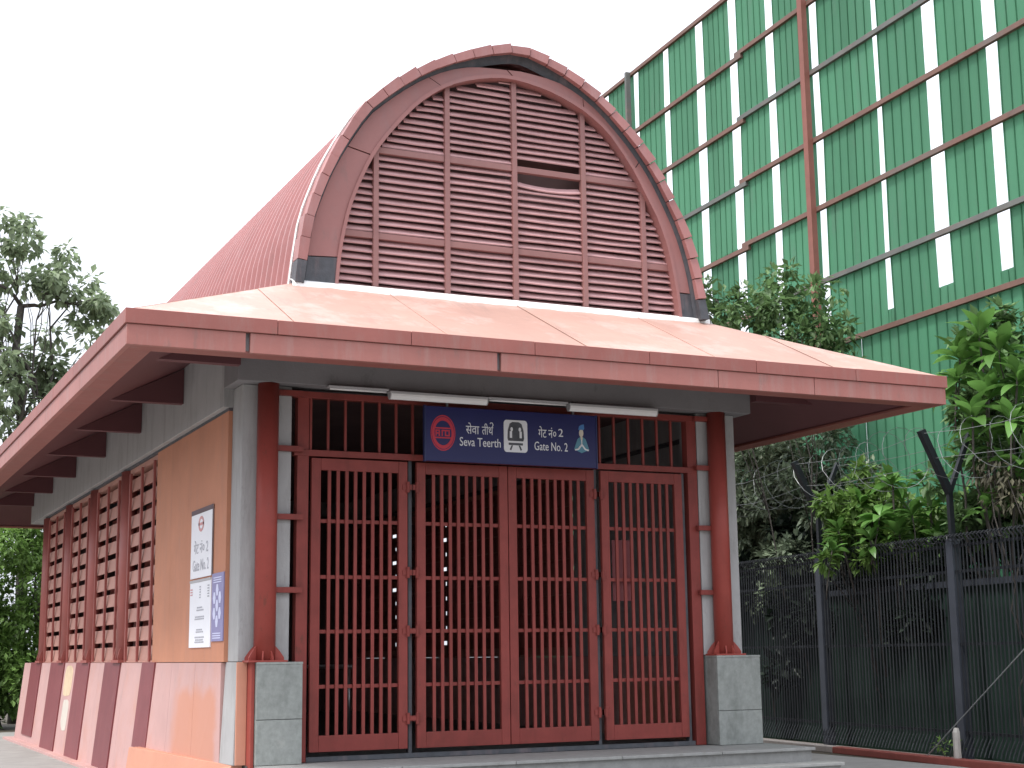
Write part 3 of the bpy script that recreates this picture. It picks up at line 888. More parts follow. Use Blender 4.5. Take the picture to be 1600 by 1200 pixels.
# ---------------- side walls
def side_wall(sgn):
    def mx(x): return x if sgn < 0 else 2 * XC - x
    yw0, yw1 = 0.66, 4.33
    w = part('side_wall', bx(mx(-0.60), mx(-0.52), yw0, yw1, 1.05, 3.80), M['grey'], B)
    n = 4
    for i in range(n):
        a_, b_ = yw0 + 0.0015 + (yw1 - yw0) * i / n, yw0 - 0.0015 + (yw1 - yw0) * (i + 1) / n
        o = part('render_panel', bx(mx(-0.735), mx(-0.603), a_, b_, 1.052, 3.773), M['ochre'], w, 0.0015)
    # louvre bays
    cols = [(6.36, 6.80), (9.00, 9.44), (11.53, 11.97), (14.24, 14.68)]
    bays = [(4.34, 6.36), (6.80, 9.00), (9.44, 11.53), (11.97, 14.24)]
    for (a_, b_) in cols:
        c = MB()
        cy = (a_ + b_) / 2
        c.tube([(mx(-0.665), cy, 1.05), (mx(-0.665), cy, 3.772)], 0.115, 18)
        for v in range(len(c.v)):
            p = c.v[v]; c.v[v] = (p[0], cy + (p[1] - cy) * 1.9, p[2])
        o = part('side_column', c, M['sidecol'], B, smooth=True)
        part('base_plate', bx(mx(-0.80), mx(-0.55), a_ - 0.05, b_ + 0.05, 1.046, 1.085), M['sidecol'], o)
        for dy in (-0.16, 0, 0.16):
            part('gusset', MB().prism([(mx(-0.775), 1.085), (mx(-0.79), 1.12), (mx(-0.76), 1.24), (mx(-0.70), 1.27), (mx(-0.70), 1.085)], fY, cy + dy - 0.015, cy + dy + 0.015), M['sidecol'], o)
    for (a_, b_) in bays:
        win = part('louvre_window', bx(mx(-0.70), mx(-0.55), a_ + 0.002, b_ - 0.002, 3.70, 3.772), M['louvre'], B)
        part('sill', bx(mx(-0.72), mx(-0.55), a_ + 0.002, b_ - 0.002, 1.05, 1.075), M['louvre'], win)
        nz = 10
        pz = (3.70 - 1.075) / nz
        for i in range(nz):
            z = 1.075 + pz * i
            mb = MB()
            x0, x1 = mx(-0.705), mx(-0.675)
            zt_ = z + pz - 0.070
            mb.hexa([(x0, a_ + 0.01, z + 0.0), (x0 + (0.018 if sgn < 0 else -0.018), a_ + 0.01, z), (x0 + (0.018 if sgn < 0 else -0.018), b_ - 0.01, z), (x0, b_ - 0.01, z),
                     (x1, a_ + 0.01, zt_), (x1 + (0.018 if sgn < 0 else -0.018), a_ + 0.01, zt_), (x1 + (0.018 if sgn < 0 else -0.018), b_ - 0.01, zt_), (x1, b_ - 0.01, zt_)])
            part('slat', mb, M['louvre'], win, 0.003)
            xb_ = (-0.60 if sgn > 0 else -0.46)
            if random.random() < (1.0 if sgn > 0 else 0.85):
                # added blocker partly closes the gap so that only some gaps let the light through
                qq = 0.3 if sgn < 0 else 0.07
                s0 = a_ + (b_ - a_) * random.choice((0.0, 0.0, qq)); s1 = b_ - (b_ - a_) * random.choice((0.0, 0.0, qq))
                part('light_gap_blocker', bx(mx(xb_), mx(xb_ + 0.015), s0 + .01, s1 - .01, zt_ - 0.08, zt_ + 0.16), M['sidecol'], win)
        for t in (0.10, 0.50, 0.90):
            yv = a_ + (b_ - a_) * t
            part('upright', bx(mx(-0.745), mx(-0.712), yv - 0.028, yv + 0.028, 1.06, 3.70), M['sidecol'], win, 0.003)
    # battered plinth: warped outer face, vertical inner face
    def xo(yv, z):
        kf = min(1.0, max(0.0, (yv - 0.72) / 3.8))
        return -0.745 - 0.10 * kf * (1.05 - z) - (0.02 if yv < 1 else 0.0) * 0
    segs = [0.725, 1.9, 3.1, 4.36, 6, 8, 10, 12, 14, 16.6]
    pl = None
    z0, z1 = GROUND - 0.05, 1.045
    for i in range(len(segs) - 1):
        a_, b_ = segs[i] + 0.003, segs[i + 1] - 0.003
        mb = MB().hexa([(mx(xo(a_, z0)), a_, z0), (mx(-0.5), a_, z0), (mx(-0.5), b_, z0), (mx(xo(b_, z0)), b_, z0),
                        (mx(xo(a_, z1)), a_, z1), (mx(-0.5), a_, z1), (mx(-0.5), b_, z1), (mx(xo(b_, z1)), b_, z1)])
        o = part('plinth_wall' if pl is None else 'plinth_panel', mb, M['pink'], B if pl is None else pl)
        if i in (0, 1, 2): o.data.materials[0] = M['pinkstain']
        pl = pl or o
    for (a_, b_) in ((4.02, 4.80), (6.33, 7.52), (8.85, 10.10), (11.36, 12.90), (14.15, 15.5)):
        zb_ = -0.02 if a_ < 5 else (-0.42 if a_ < 12 else -0.30)
        mb = MB().hexa([(mx(xo(a_, zb_) - 0.022), a_, zb_), (mx(xo(a_, zb_) + 0.03), a_, zb_), (mx(xo(b_, zb_) + 0.03), b_, zb_), (mx(xo(b_, zb_) - 0.022), b_, zb_),
                        (mx(xo(a_, 1.052) - 0.022), a_, 1.052), (mx(xo(a_, 1.052) + 0.03), a_, 1.052), (mx(xo(b_, 1.052) + 0.03), b_, 1.052), (mx(xo(b_, 1.052) - 0.022), b_, 1.052)])
        part('stripe_rib', mb, M['maroon'], pl, 0.003)
    # low ledge at the foot
    part('plinth_ledge', MB().hexa([(mx(-1.0), 0.30, GROUND), (mx(-0.74), 0.30, GROUND), (mx(-0.84), 4.30, GROUND), (mx(-1.06), 4.30, GROUND),
                                    (mx(-0.72), 0.30, 0.0), (mx(-0.60), 0.30, 0.0), (mx(-0.80), 4.30, 0.0), (mx(-1.0), 4.30, 0.0)]), M['orange'], B, 0.006)
    part('foot_course', bx(mx(-1.04), mx(-0.70), 4.32, 17.2, GROUND, GROUND + 0.05), M['pink'], B, 0.006)
side_wall(-1)
side_wall(1)
# chipped, unpainted patch on the plinth between two stripes
def patch(y0, y1, z0, z1, m_):
    mb = MB()
    n = 14
    pts = []
    for i in range(n):
        t = 2 * math.pi * i / n
        rr = 1 + random.uniform(-0.15, 0.15)
        pts.append(((y0 + y1) / 2 + (y1 - y0) / 2 * max(-1, min(1, 1.3 * math.cos(t) * rr)), (z0 + z1) / 2 + (z1 - z0) / 2 * max(-1, min(1, 1.15 * math.sin(t) * rr))))
    def fx(p, d):
        return (-0.745 - 0.10 * (1.05 - p[1]) - d, p[0], p[1])
    mb.prism(pts, fx, -0.004, 0.004)
    part('worn_patch', mb, m_, B)
M['patch1'] = mat('worn_yellow', (0.60, 0.46, 0.31), 0.8, 0.15, 5)
M['patch2'] = mat('worn_pale', (0.55, 0.50, 0.44), 0.8, 0.15, 5)
patch(10.4, 11.2, 0.50, 1.0, M['patch1'])
patch(10.4, 11.0, -0.05, 0.45, M['patch2'])

# ------------------------------------------------------------------ entrance steps
S = thing('entrance_steps', 'grey stone entrance steps in front of the barred gates', 'steps', (XC, -0.9, GROUND))
def step(x0, x1, y0, y1, z0, z1, cuts):
    xs = [x0 + (x1 - x0) * i / cuts for i in range(cuts + 1)]
    bd = part('step', bx(x0 + 0.03, x1 - 0.03, y0 + 0.03, y1, z0, z1 - 0.036), M['step'], S)
    for i in range(cuts):
        part('tread_slab', bx(xs[i] + 0.003, xs[i + 1] - 0.003, y0 - 0.015, y1 - 0.004, z1 - 0.034, z1), M['step'], bd, 0.005)
step(-0.55, 5.78, -0.87, 0.19, GROUND, 0.0, 5)
step(-0.55, 5.93, -1.20, -0.90, GROUND, -0.155, 4)
step(-0.55, 6.08, -1.53, -1.23, GROUND, -0.31, 4)

# ------------------------------------------------------------------ station sign
sg = thing('station_sign', 'navy blue sign above the gates reading Seva Teerth and Gate No. 2', 'sign', (2.41, 0.0, 3.22))
SY = 0.0
part('board', bx(1.335, 3.49, SY, SY + 0.045, 3.23, 3.85), M['navy'], sg, 0.004)
part('side_frame', bx(1.318, 1.334, SY - 0.004, SY + 0.048, 3.222, 3.858), M['signframe'], sg)
part('side_frame', bx(3.491, 3.507, SY - 0.004, SY + 0.048, 3.222, 3.858), M['signframe'], sg)
hg = MB()
for x in (1.6, 3.2):
    hg.box(x - 0.012, x + 0.012, SY + 0.01, SY + 0.03, 3.851, 4.009)
part('hanger', hg, M['boot'], sg)
def ell(cx, cz, rx, rz, n=36):
    return [(cx + rx * math.cos(2 * math.pi * i / n), cz + rz * math.sin(2 * math.pi * i / n)) for i in range(n)]
def ring(cx, cz, rx, rz, tx, tz, y0, y1, m_, name):
    mb = MB(); n = 40
    A = ell(cx, cz, rx, rz, n); Bq = ell(cx, cz, rx - tx, rz - tz, n)
    for i in range(n):
        j = (i + 1) % n
        mb.hexa([(A[i][0], y0, A[i][1]), (Bq[i][0], y0, Bq[i][1]), (Bq[j][0], y0, Bq[j][1]), (A[j][0], y0, A[j][1]),
                 (A[i][0], y1, A[i][1]), (Bq[i][0], y1, Bq[i][1]), (Bq[j][0], y1, Bq[j][1]), (A[j][0], y1, A[j][1])])
    return part(name, mb, m_, sg)
LX, LZ = 1.541, 3.55
lg = ring(LX, LZ, 0.150, 0.203, 0.010, 0.014, SY - 0.004, SY, M['signred'], 'logo')
ring(LX, LZ, 0.134, 0.181, 0.030, 0.040, SY - 0.004, SY, M['signred'], 'logo_ring')
lb = MB()
lb.box(LX - 0.112, LX + 0.112, SY - 0.003, SY, LZ - 0.062, LZ - 0.046)
lb.box(LX - 0.112, LX + 0.112, SY - 0.003, SY, LZ + 0.046, LZ + 0.062)
zz = LZ
for (dx, w_) in ((-0.085, 0.016), (-0.045, 0.016), (-0.010, 0.014), (0.03, 0.016), (0.075, 0.016)):
    lb.box(LX + dx - w_ / 2, LX + dx + w_ / 2, SY - 0.003, SY, zz - 0.036, zz + 0.036)
for (dx, dzz) in ((-0.066, 0.028), (-0.066, -0.004), (0.008, 0.028), (0.052, 0.028), (0.052, -0.028)):
    lb.box(LX + dx - 0.024, LX + dx + 0.024, SY - 0.0025, SY, zz + dzz - 0.008, zz + dzz + 0.008)
part('logo_band', lb, M['signred'], sg)
tY = SY - 0.001
fit_text("सेवा", 1.822, 1.985, 3.555, 3.685, tY, M['white'], 'lettering', sg)
fit_text("तीथ", 2.02, 2.160, 3.555, 3.685, tY, M['white'], 'lettering', sg)
rf = MB()
rf.tube([(2.148, SY - 0.002, 3.650), (2.160, SY - 0.002, 3.672), (2.150, SY - 0.002, 3.694), (2.130, SY - 0.002, 3.697), (2.122, SY - 0.002, 3.683)], 0.006, 5)
part('lettering', rf, M['white'], sg)
fit_text("Seva Teerth", 1.745, 2.252, 3.415, 3.515, tY, M['white'], 'lettering', sg)
fit_text("गेट नं०", 2.735, 2.965, 3.560, 3.690, tY, M['white'], 'lettering', sg)
fit_text("2", 2.995, 3.055, 3.580, 3.672, tY, M['white'], 'lettering', sg)
fit_text("Gate No. 2", 2.682, 3.112, 3.408, 3.508, tY, M['white'], 'lettering', sg)
def rrect(x0, x1, z0, z1, r, n=5):
    pts = []
    for (cx, cz, a0) in ((x1 - r, z1 - r * 1.25, 0), (x0 + r, z1 - r * 1.25, 90), (x0 + r, z0 + r * 1.25, 180), (x1 - r, z0 + r * 1.25, 270)):
        for k in range(n + 1):
            t = R(a0 + 90 * k / n); pts.append((cx + r * math.cos(t), cz + r * 1.25 * math.sin(t)))
    return pts
pic = part('train_pictogram', MB().prism(rrect(2.293, 2.592, 3.37, 3.742, 0.035), fY, SY - 0.004, SY), M['white'], sg)
TX = 2.4425
tr = MB()
tr.prism([(TX - 0.095, 3.50), (TX + 0.095, 3.50), (TX + 0.105, 3.53), (TX + 0.10, 3.62), (TX + 0.075, 3.70), (TX + 0.04, 3.72), (TX - 0.04, 3.72), (TX - 0.075, 3.70), (TX - 0.10, 3.62), (TX - 0.105, 3.53)], fY, SY - 0.0065, SY - 0.0041)
tr.prism([(TX - 0.055, 3.449), (TX - 0.078, 3.40), (TX - 0.06, 3.39), (TX - 0.035, 3.449)], fY, SY - 0.0065, SY - 0.0041)
tr.prism([(TX + 0.055, 3.449), (TX + 0.035, 3.449), (TX + 0.06, 3.39), (TX + 0.078, 3.40)], fY, SY - 0.0065, SY - 0.0041)
tr.box(TX - 0.09, TX + 0.09, SY - 0.0065, SY - 0.0041, 3.452, 3.478)
part('train_front', tr, M['boot'], pic)
for s in (-1, 1):
    tw = MB()
    tw.prism(ell(TX + s * 0.052, 3.635, 0.016, 0.024, 14), fY, SY - 0.009, SY - 0.0066)
    tw.box(TX + s * 0.062 - 0.014, TX + s * 0.062 + 0.014, SY - 0.009, SY - 0.0066, 3.535, 3.612)
    part('train_window', tw, M['white'], pic)
PX = 3.297
gp = MB()
gp.prism([(PX - 0.10, 3.44), (PX - 0.055, 3.56), (PX - 0.025, 3.585), (PX + 0.025, 3.585), (PX + 0.055, 3.56), (PX + 0.10, 3.44), (PX + 0.05, 3.42), (PX, 3.40), (PX - 0.05, 3.42)], fY, SY - 0.004, SY)
fig = part('greeting_figure', gp, M['signteal'], sg)
hd = MB().prism(ell(PX - 0.003, 3.635, 0.028, 0.048, 18), fY, SY - 0.0045, SY)
hd.prism([(PX - 0.016, 3.588), (PX + 0.014, 3.588), (PX + 0.008, 3.55), (PX - 0.008, 3.55)], fY, SY - 0.007, SY - 0.0041)
part('face', hd, M['signskin'], fig)
part('cap', MB().prism([(PX - 0.04, 3.672), (PX - 0.03, 3.715), (PX + 0.005, 3.735), (PX + 0.032, 3.74), (PX + 0.036, 3.69), (PX + 0.03, 3.675)], fY, SY - 0.007, SY), M['signblue'], fig)
ar = MB()
ar.tube([(PX - 0.088, SY - 0.004, 3.435), (PX - 0.045, SY - 0.004, 3.445), (PX, SY - 0.004, 3.50)], 0.011, 5)
ar.tube([(PX + 0.088, SY - 0.004, 3.435), (PX + 0.045, SY - 0.004, 3.445), (PX, SY - 0.004, 3.50)], 0.011, 5)
ar.tube([(PX, SY - 0.004, 3.48), (PX, SY - 0.004, 3.555)], 0.008, 5)
part('folded_hands', ar, M['white'], fig)

# ------------------------------------------------------------------ tube lights under the beam
def tube_light(x0, x1, z, slim, label, grp):
    t = thing('tube_light', label, 'tube light', ((x0 + x1) / 2, -0.03, z), 0, grp)
    if slim:
        part('casing', bx(x0, x1, -0.03, 0.048, z + 0.012, z + 0.034), M['tubecase'], t, 0.004)
        part('tube', MB().tube([(x0 + 0.02, 0.0, z), (x1 - 0.02, 0.0, z)], 0.012, 10), M['tube'], t, smooth=True)
    else:
        part('casing', bx(x0, x1, -0.06, 0.048, z + 0.02, z + 0.048), M['tubecase'], t, 0.005)
        pts = []
        for k in range(9):
            a = math.pi * k / 8
            pts.append((-0.012 - 0.045 * math.cos(a), z + 0.019 - 0.062 * math.sin(a)))
        part('diffuser', MB().prism(pts, fX, x0 + 0.012, x1 - 0.012), M['tube'], t, smooth=False)
        for xe in (x0, x1 - 0.011):
            ec = MB().prism([(p[0] * 1.04 + 0.0005, p[1] - 0.002) for p in pts], fX, xe, xe + 0.011)
            part('end_cap', ec, M['tubecase'], t)
G1 = 'tube lights fixed under the entrance beam'
tube_light(0.19, 0.885, 3.972, True, 'slim tube light left of the navy sign, under the beam end', G1)
tube_light(0.894, 2.08, 3.935, False, 'broad white tube light over the left end of the navy sign', G1)
tube_light(2.095, 3.118, 3.958, True, 'slim tube light over the middle of the navy sign', G1)
tube_light(3.124, 4.318, 3.928, False, 'broad white tube light over the right end of the navy sign', G1)

# ------------------------------------------------------------------ posters on the ochre side wall
PXW = -0.737
def poster(name, label, y_far, y_near, z0, z1, m_):
    t = thing(name, label, 'poster', (PXW, (y_far + y_near) / 2, z0), 0, 'posters on the ochre side wall')
    part('sheet', bx(PXW - 0.012, PXW, y_near, y_far, z0, z1), m_, t)
    return t
# far edge is at the left in the photograph
p1 = poster('wall_poster', 'white notice reading Gate No. 2, upper one on the ochre side wall', 2.24, 1.22, 2.005, 2.80, M['poster'])
px_ = PXW - 0.0135
part('top_edge', bx(px_ - 0.002, px_ + 0.001, 1.22, 2.24, 2.745, 2.80), M['posterframe'], p1)
part('side_edge', bx(px_ - 0.002, px_ + 0.001, 1.195, 1.219, 2.005, 2.80), M['posterframe'], p1)
def ringx(cy, cz, ry, rz, t, m_, name, parent):
    mb = MB(); n = 28
    for i in range(n):
        a, b = 2 * math.pi * i / n, 2 * math.pi * (i + 1) / n
        q = []
        for xx in (px_ - 0.002, px_):
            for (ang, k) in ((a, 1), (a, 1 - t), (b, 1 - t), (b, 1)):
                q.append((xx, cy + ry * k * math.cos(ang), cz + rz * k * math.sin(ang)))
        mb.hexa(q)
    part(name, mb, m_, parent)
ringx(1.75, 2.62, 0.13, 0.09, 0.35, M['posterred'], 'logo', p1)
part('logo_band', bx(px_ - 0.002, px_, 1.62, 1.88, 2.605, 2.635), M['posterred'], p1)
fit_text("गेट नं० 2", 2.08, 1.40, 2.285, 2.44, px_, M['posterink'], 'lettering', p1, 'X')
fit_text("Gate No. 2", 2.12, 1.36, 2.085, 2.215, px_, M['posterink'], 'lettering', p1, 'X')
p2 = poster('wall_poster', 'plain white notice with small print, below the Gate No. 2 notice', 2.235, 1.225, 1.215, 1.985, M['poster'])
part('top_edge', bx(px_ - 0.004, px_ + 0.001, 1.225, 2.235, 1.955, 1.985), M['tubecase'], p2)
sp = MB(); sr = MB()
for k in range(5):
    zc = 1.90 - k * 0.03
    sp.box(px_ - 0.002, px_, 1.70, 1.76, zc - 0.009, zc + 0.006)
    sp.box(px_ - 0.002, px_, 1.30, 1.38, zc - 0.009, zc + 0.006)
for k in range(3):
    zc = 1.88 - k * 0.03
    sr.box(px_ - 0.002, px_, 2.10, 2.20, zc - 0.009, zc + 0.006)
for (zc, w0) in ((1.665, 0.12), (1.635, 0.14), (1.56, 0.2), (1.535, 0.22), (1.415, 0.13), (1.39, 0.15), (1.33, 0.20), (1.30, 0.17), (1.275, 0.2)):
    yy = 1.74 + w0
    while yy > 1.74 - w0:
        ww = random.uniform(0.03, 0.07)
        sp.box(px_ - 0.002, px_, yy - ww, yy, zc - 0.008, zc + 0.008)
        yy -= ww + 0.02
part('fine_print', sp, M['posterink'], p2)['kind'] = 'stuff'
part('red_print', sr, M['posterred'], p2)['kind'] = 'stuff'
p3 = poster('wall_poster', 'lavender blue poster with a cluster of pale hexagons, beside the grey column', 1.185, 0.672, 1.275, 2.015, M['posterblue'])
hx_ = MB()
for (dy, dz_) in ((0, 0.17), (0, 0.0), (0.12, 0.085), (-0.12, 0.085), (0.12, -0.085), (-0.12, -0.085), (0, -0.17)):
    cy, cz = 0.935 + dy, 1.66 + dz_
    hx_.prism([(cy + 0.062 * math.cos(R(60 * k)), cz + 0.072 * math.sin(R(60 * k))) for k in range(6)], fX, px_ - 0.002, px_)
    hx_ = hx_
part('hexagon_print', hx_, M['posterlight'], p3)
hp = MB()
for zc in (1.965, 1.94, 1.915, 1.36, 1.335, 1.31):
    hp.box(px_ - 0.002, px_, 0.76, 1.11, zc - 0.006, zc + 0.006)
part('fine_print', hp, M['posterlight'], p3)['kind'] = 'stuff'

# ------------------------------------------------------------------ fence
FA = R(6)
F0 = (9.786, 1.275, GROUND)
FRZ = math.pi / 2 - FA
fe = thing('metal_fence', 'tall black picket fence with forked posts beside the building', 'fence', F0, FRZ)
s0, s1 = -6.0, 15.5
z_top = 3.07       # local heights above ground
part('base_kerb', bx(s0, s1, -0.12, 0.12, 0, 0.06), M['kerb'], fe, inv=False)
for z in (0.42, 1.62, 2.62, 2.98):
    part('rail', bx(s0, s1, -0.02, 0.02, z - 0.02, z + 0.02), M['fence'], fe, inv=False)
pk = MB()
def pick_pts():
    pts = [(0, 0.12, 0.12), (0.02, 0.06, 0.22), (0, 0.0, 0.36), (0, 0, 2.95), (0.0, 0.0, 3.02), (0.02, 0.05, 3.10), (0.045, 0.11, 3.13), (0.06, 0.15, 3.09)]
    return pts
pk.tube(pick_pts(), [0.008, 0.011, 0.011, 0.011, 0.011, 0.010, 0.008, 0.004], 5)
pkm = pk.mesh('picket', M['fence'])
n = 0
s = s0 + 0.06
while s < s1 - 0.02 and n < 290:
    o = link('picket', pkm, fe, inv=False)
    o.location = (s, 0.026, 0)
    o.rotation_euler = (0, 0, random.uniform(-0.08, 0.08))
    s += 0.085 if s < 8 else 0.11
    n += 1
posts = [3.47 + 3.59 * k for k in range(-2, 4)]
for s in posts:
    p = part('post', bx(s - 0.075, s + 0.075, -0.10, 0.05, 0.0, 3.08), M['fpost'], fe, 0.006, inv=False)
    part('stem', bx(s - 0.035, s + 0.035, -0.06, 0.01, 3.081, 3.80), M['fence'], p)
    for sg_ in (1, -1):
        mb = MB()
        d = Vector((0, 0.40 * sg_, 0.86)).normalized()
        a = Vector((s, -0.025, 3.74)); b = a + Vector((0, 0.41 * sg_, 0.88))
        nx = Vector((1, 0, 0)) * (0.050 if sg_ > 0 else 0.034); ny = d.cross(Vector((1, 0, 0))) * (0.045 if sg_ > 0 else 0.03)
        mb.hexa([a - nx - ny, a + nx - ny, a + nx + ny, a - nx + ny, b - nx - ny, b + nx - ny, b + nx + ny, b - nx + ny])
        part('fork_arm', mb, M['fence'], p)
for sg_ in (1, -1):
    for k in (0.55, 0.95):
        mb = MB()
        y_ = -0.025 + 0.41 * sg_ * k; z_ = 3.74 + 0.88 * k
        pts = []
        for i in range(len(posts) * 4 - 3):
            q = i / 4
            j = int(q); fq = q - j
            pts.append((posts[j] + 3.59 * fq, y_, z_ - 0.10 * math.sin(math.pi * fq) * random.uniform(0.7, 1.2)))
        mb.tube(pts, 0.004, 4)
        part('wire_strand', mb, M['wire'], fe, inv=False)
# barbed coil tied along the picket tips
bc = MB()
pts = []
i = 0
s = s0
while s < s1 - 0.2:
    t = i * 0.9
    pts.append((s, 0.05 + 0.055 * math.cos(t), 3.09 + 0.055 * math.sin(t)))
    s += 0.022; i += 1
bc.tube(pts, 0.006, 3)
part('barbed_coil', bc, M['fence'], fe, inv=False)

br = thing('sheet_barrier', 'low dark green sheet barrier standing close behind the pickets', 'barrier', F0, FRZ)
def barrier_sheet(x0, x1, z1):
    mb = MB(); prof = []
    p = (x1 - x0) / 7
    for i in range(7):
        b_ = x0 + p * i
        prof += [(b_, -0.55), (b_ + p * 0.6, -0.55), (b_ + p * 0.68, -0.515), (b_ + p * 0.9, -0.515)]
    prof.append((x1, -0.55))
    k = len(prof)
    mb.add([(a, b, 0.02) for a, b in prof] + [(a, b, z1) for a, b in prof], [(i, i + 1, k + i + 1, k + i) for i in range(k - 1)])
    return mb
x = s0
while x < s1:
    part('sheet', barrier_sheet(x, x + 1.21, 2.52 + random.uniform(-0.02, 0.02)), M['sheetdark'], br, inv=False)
    x += 1.2
part('rail', bx(s0, s1, -0.51, -0.46, 2.44, 2.53), M['fpost'], br, inv=False)
for s in posts:
    part('post', bx(s - 0.04, s + 0.04, -0.66, -0.58, 0.0, 2.5), M['fpost'], br, inv=False)

def razor_coil(label, sa, sb, r, pitch_, seed, zc, yc):
    random.seed(seed)
    t = thing('razor_wire_coil', label, 'razor wire', F0, FRZ, 'razor wire coils along the fence top')
    pts = []; bl = MB()
    nturn = (sb - sa) / pitch_
    N = int(nturn * 18)
    rr = r
    for i in range(N):
        a = i / 18 * 2 * math.pi
        if i % 18 == 0: rr = r * random.uniform(0.85, 1.12); tilt = random.uniform(-0.15, 0.15)
        x = sa + (sb - sa) * i / N + 0.10 * math.sin(a) + tilt * math.cos(a) * 0.3
        p = Vector((x, yc + rr * math.cos(a), zc + rr * math.sin(a)))
        pts.append(p)
        if i % 2 == 0:
            q = Vector((random.uniform(-1, 1), random.uniform(-1, 1), random.uniform(-1, 1))).normalized() * 0.014
            bl.add([p - q, p + q, p + Vector((0, 0, 0.01)), p + Vector((0, 0.01, 0))], [(0, 1, 2), (0, 1, 3)])
    part('coil', MB().tube(pts, 0.0042, 3), M['wire'], t, inv=False)
    o = part('barb', bl, M['wire'], t, inv=False); o['kind'] = 'stuff'
razor_coil('razor wire coil behind the eave corner, left of the nearer forked post', 0.3, 7.2, 0.42, 0.46, 3, 4.38, -0.02)
razor_coil('razor wire coil tangled in big leaves at the right edge', -5.5, 0.0, 0.40, 0.55, 5, 4.30, 0.0)
random.seed(21)

# kerb in front of the fence, stake and guy wire
kb = MB()
tag(part('kerb', bx(-6.0, 2.6, 0.28, 0.46, 0, 0.10), M['kerbred'], None, 0.012), kind='structure')
o = bpy.data.objects['kerb']; o.location = F0; o.rotation_euler = (0, 0, FRZ)
o2 = part('kerb', bx(2.62, 12, 0.28, 0.46, 0, 0.10), M['kerb'], None, 0.012)
o2.location = F0; o2.rotation_euler = (0, 0, FRZ); tag(o2, kind='structure')
stk = thing('marker_stake', 'short pale stake standing at the foot of the nearer fence post', 'stake', (9.42, 0.90, GROUND))
sk = MB().tube([(9.42, 0.90, GROUND - 0.05), (9.42, 0.90, GROUND + 0.44), (9.425, 0.90, GROUND + 0.50)], [0.055, 0.05, 0.03], 7)
part('shaft', sk, M['stake'], stk)
gw = part('guy_wire', MB().tube([(9.45, 1.67, -0.46), (9.42, 0.31, 0.50), (9.385, -1.05, 1.46), (9.36, -2.40, 2.45)], 0.009, 5), M['wire'])
tag(gw, 'thin slanting guy wire in front of the fence at the right edge', 'wire')

# ------------------------------------------------------------------ green sheet screen
GA = R(3)
G0 = (12.0, 5.0, GROUND)
gs = thing('green_screen_wall', 'towering screen of green corrugated sheets on rusty rails beyond the fence', 'screen wall', G0, math.pi / 2 - GA)
OFF = -GROUND
rails_z = [6.62, 7.88, 9.30, 10.66, 12.02, 13.45, 14.86]
gaps = [(-7.9, -7.7), (-6.25, -6.05), (-4.72, -4.52), (-3.31, -3.10), (-1.86, -1.58), (-0.27, -0.16), (1.60, 1.75), (3.14, 3.33), (4.53, 4.78), (5.95, 6.20), (7.53, 7.71),
        (9.08, 9.22), (10.7, 10.9), (12.3, 12.5), (13.9, 14.1), (15.5, 15.7), (17.1, 17.3)]
gaps = [(a - 0.035 * (1 if a != -0.27 else 0.2), b + 0.035 * (1 if a != -0.27 else 0.2)) for a, b in gaps]
gbot = {4: 6.92, 5: 7.02, 6: 6.9, 3: 6.90}
def sheet(x0, x1, z0, z1):
    mb = MB()
    prof = []
    w_ = x1 - x0
    nr = max(2, round(w_ / 0.235))
    p = w_ / nr
    for i in range(nr):
        b_ = x0 + p * i
        prof += [(b_, 0.0), (b_ + p * 0.80, 0.0), (b_ + p * 0.82, -0.06), (b_ + p * 0.93, -0.06), (b_ + p * 0.95, 0.0)]
    prof.append((x1, 0.0))
    k = len(prof)
    tl = random.uniform(-0.012, 0.012); tr_ = random.uniform(-0.012, 0.012)
    vs_ = [(px, py + tl, z0) for px, py in prof] + [(px, py + tr_, z1) for px, py in prof]
    mb.add(vs_, [(i, i + 1, k + i + 1, k + i) for i in range(k - 1)])
    return mb
for c in range(len(gaps) - 1):
    x0, x1 = gaps[c][1], gaps[c + 1][0]
    for r_ in range(len(rails_z) - 1):
        za_, zb__ = rails_z[r_] + OFF, rails_z[r_ + 1] + OFF
        part('sheet', sheet(x0 + random.uniform(-0.015, 0.015), x1 + random.uniform(-0.015, 0.015), za_, zb__ + 0.03), M['green'], gs, inv=False)
x = gaps[0][1]
while x < gaps[-1][0]:
    part('sheet', sheet(x, x + 1.055, 0.0, 6.63 + OFF), M['green'], gs, inv=False)
    x += 1.045
for c in range(1, len(gaps) - 1):
    a_, b_ = gaps[c]
    part('sheet', sheet(a_ - 0.02, b_ + 0.02, 6.60 + OFF, 6.92 + OFF + random.uniform(-0.05, 0.12)), M['green'], gs, inv=False)
# stepped rails on the near face
for i, z in enumerate(rails_z):
    cuts = [gaps[0][1], 4.25, gaps[-1][0]] if 0 < i < 6 else [gaps[0][1], gaps[-1][0]]
    for j in range(len(cuts) - 1):
        dz_ = 0.0 if j == 0 else -0.09
        part('rail', bx(cuts[j], cuts[j + 1] + (0.25 if j == 0 and len(cuts) > 2 else 0), 0.012, 0.085, z + OFF - 0.047 + dz_, z + OFF + 0.047 + dz_), M['railgrey' if (i * 7 + j) % 3 == 1 else 'rail'], gs, 0.004, inv=False)
for (s, w_) in ((1.84, 0.075), (9.33, 0.045)):
    part('post', bx(s - w_, s + w_, 0.086, 0.20, 6.2 + OFF if s == 1.84 else 0.0, 14.9 + OFF), M['rustpost'] if s == 1.84 else M['railgrey'], gs, inv=False)
for s in (-6.9, -2.4, 0.7, 5.6, 10.1, 14.9):
    part('back_post', bx(s - 0.08, s + 0.08, -0.30, -0.14, 0.0, 14.8 + OFF), M['rustpost'], gs, inv=False)

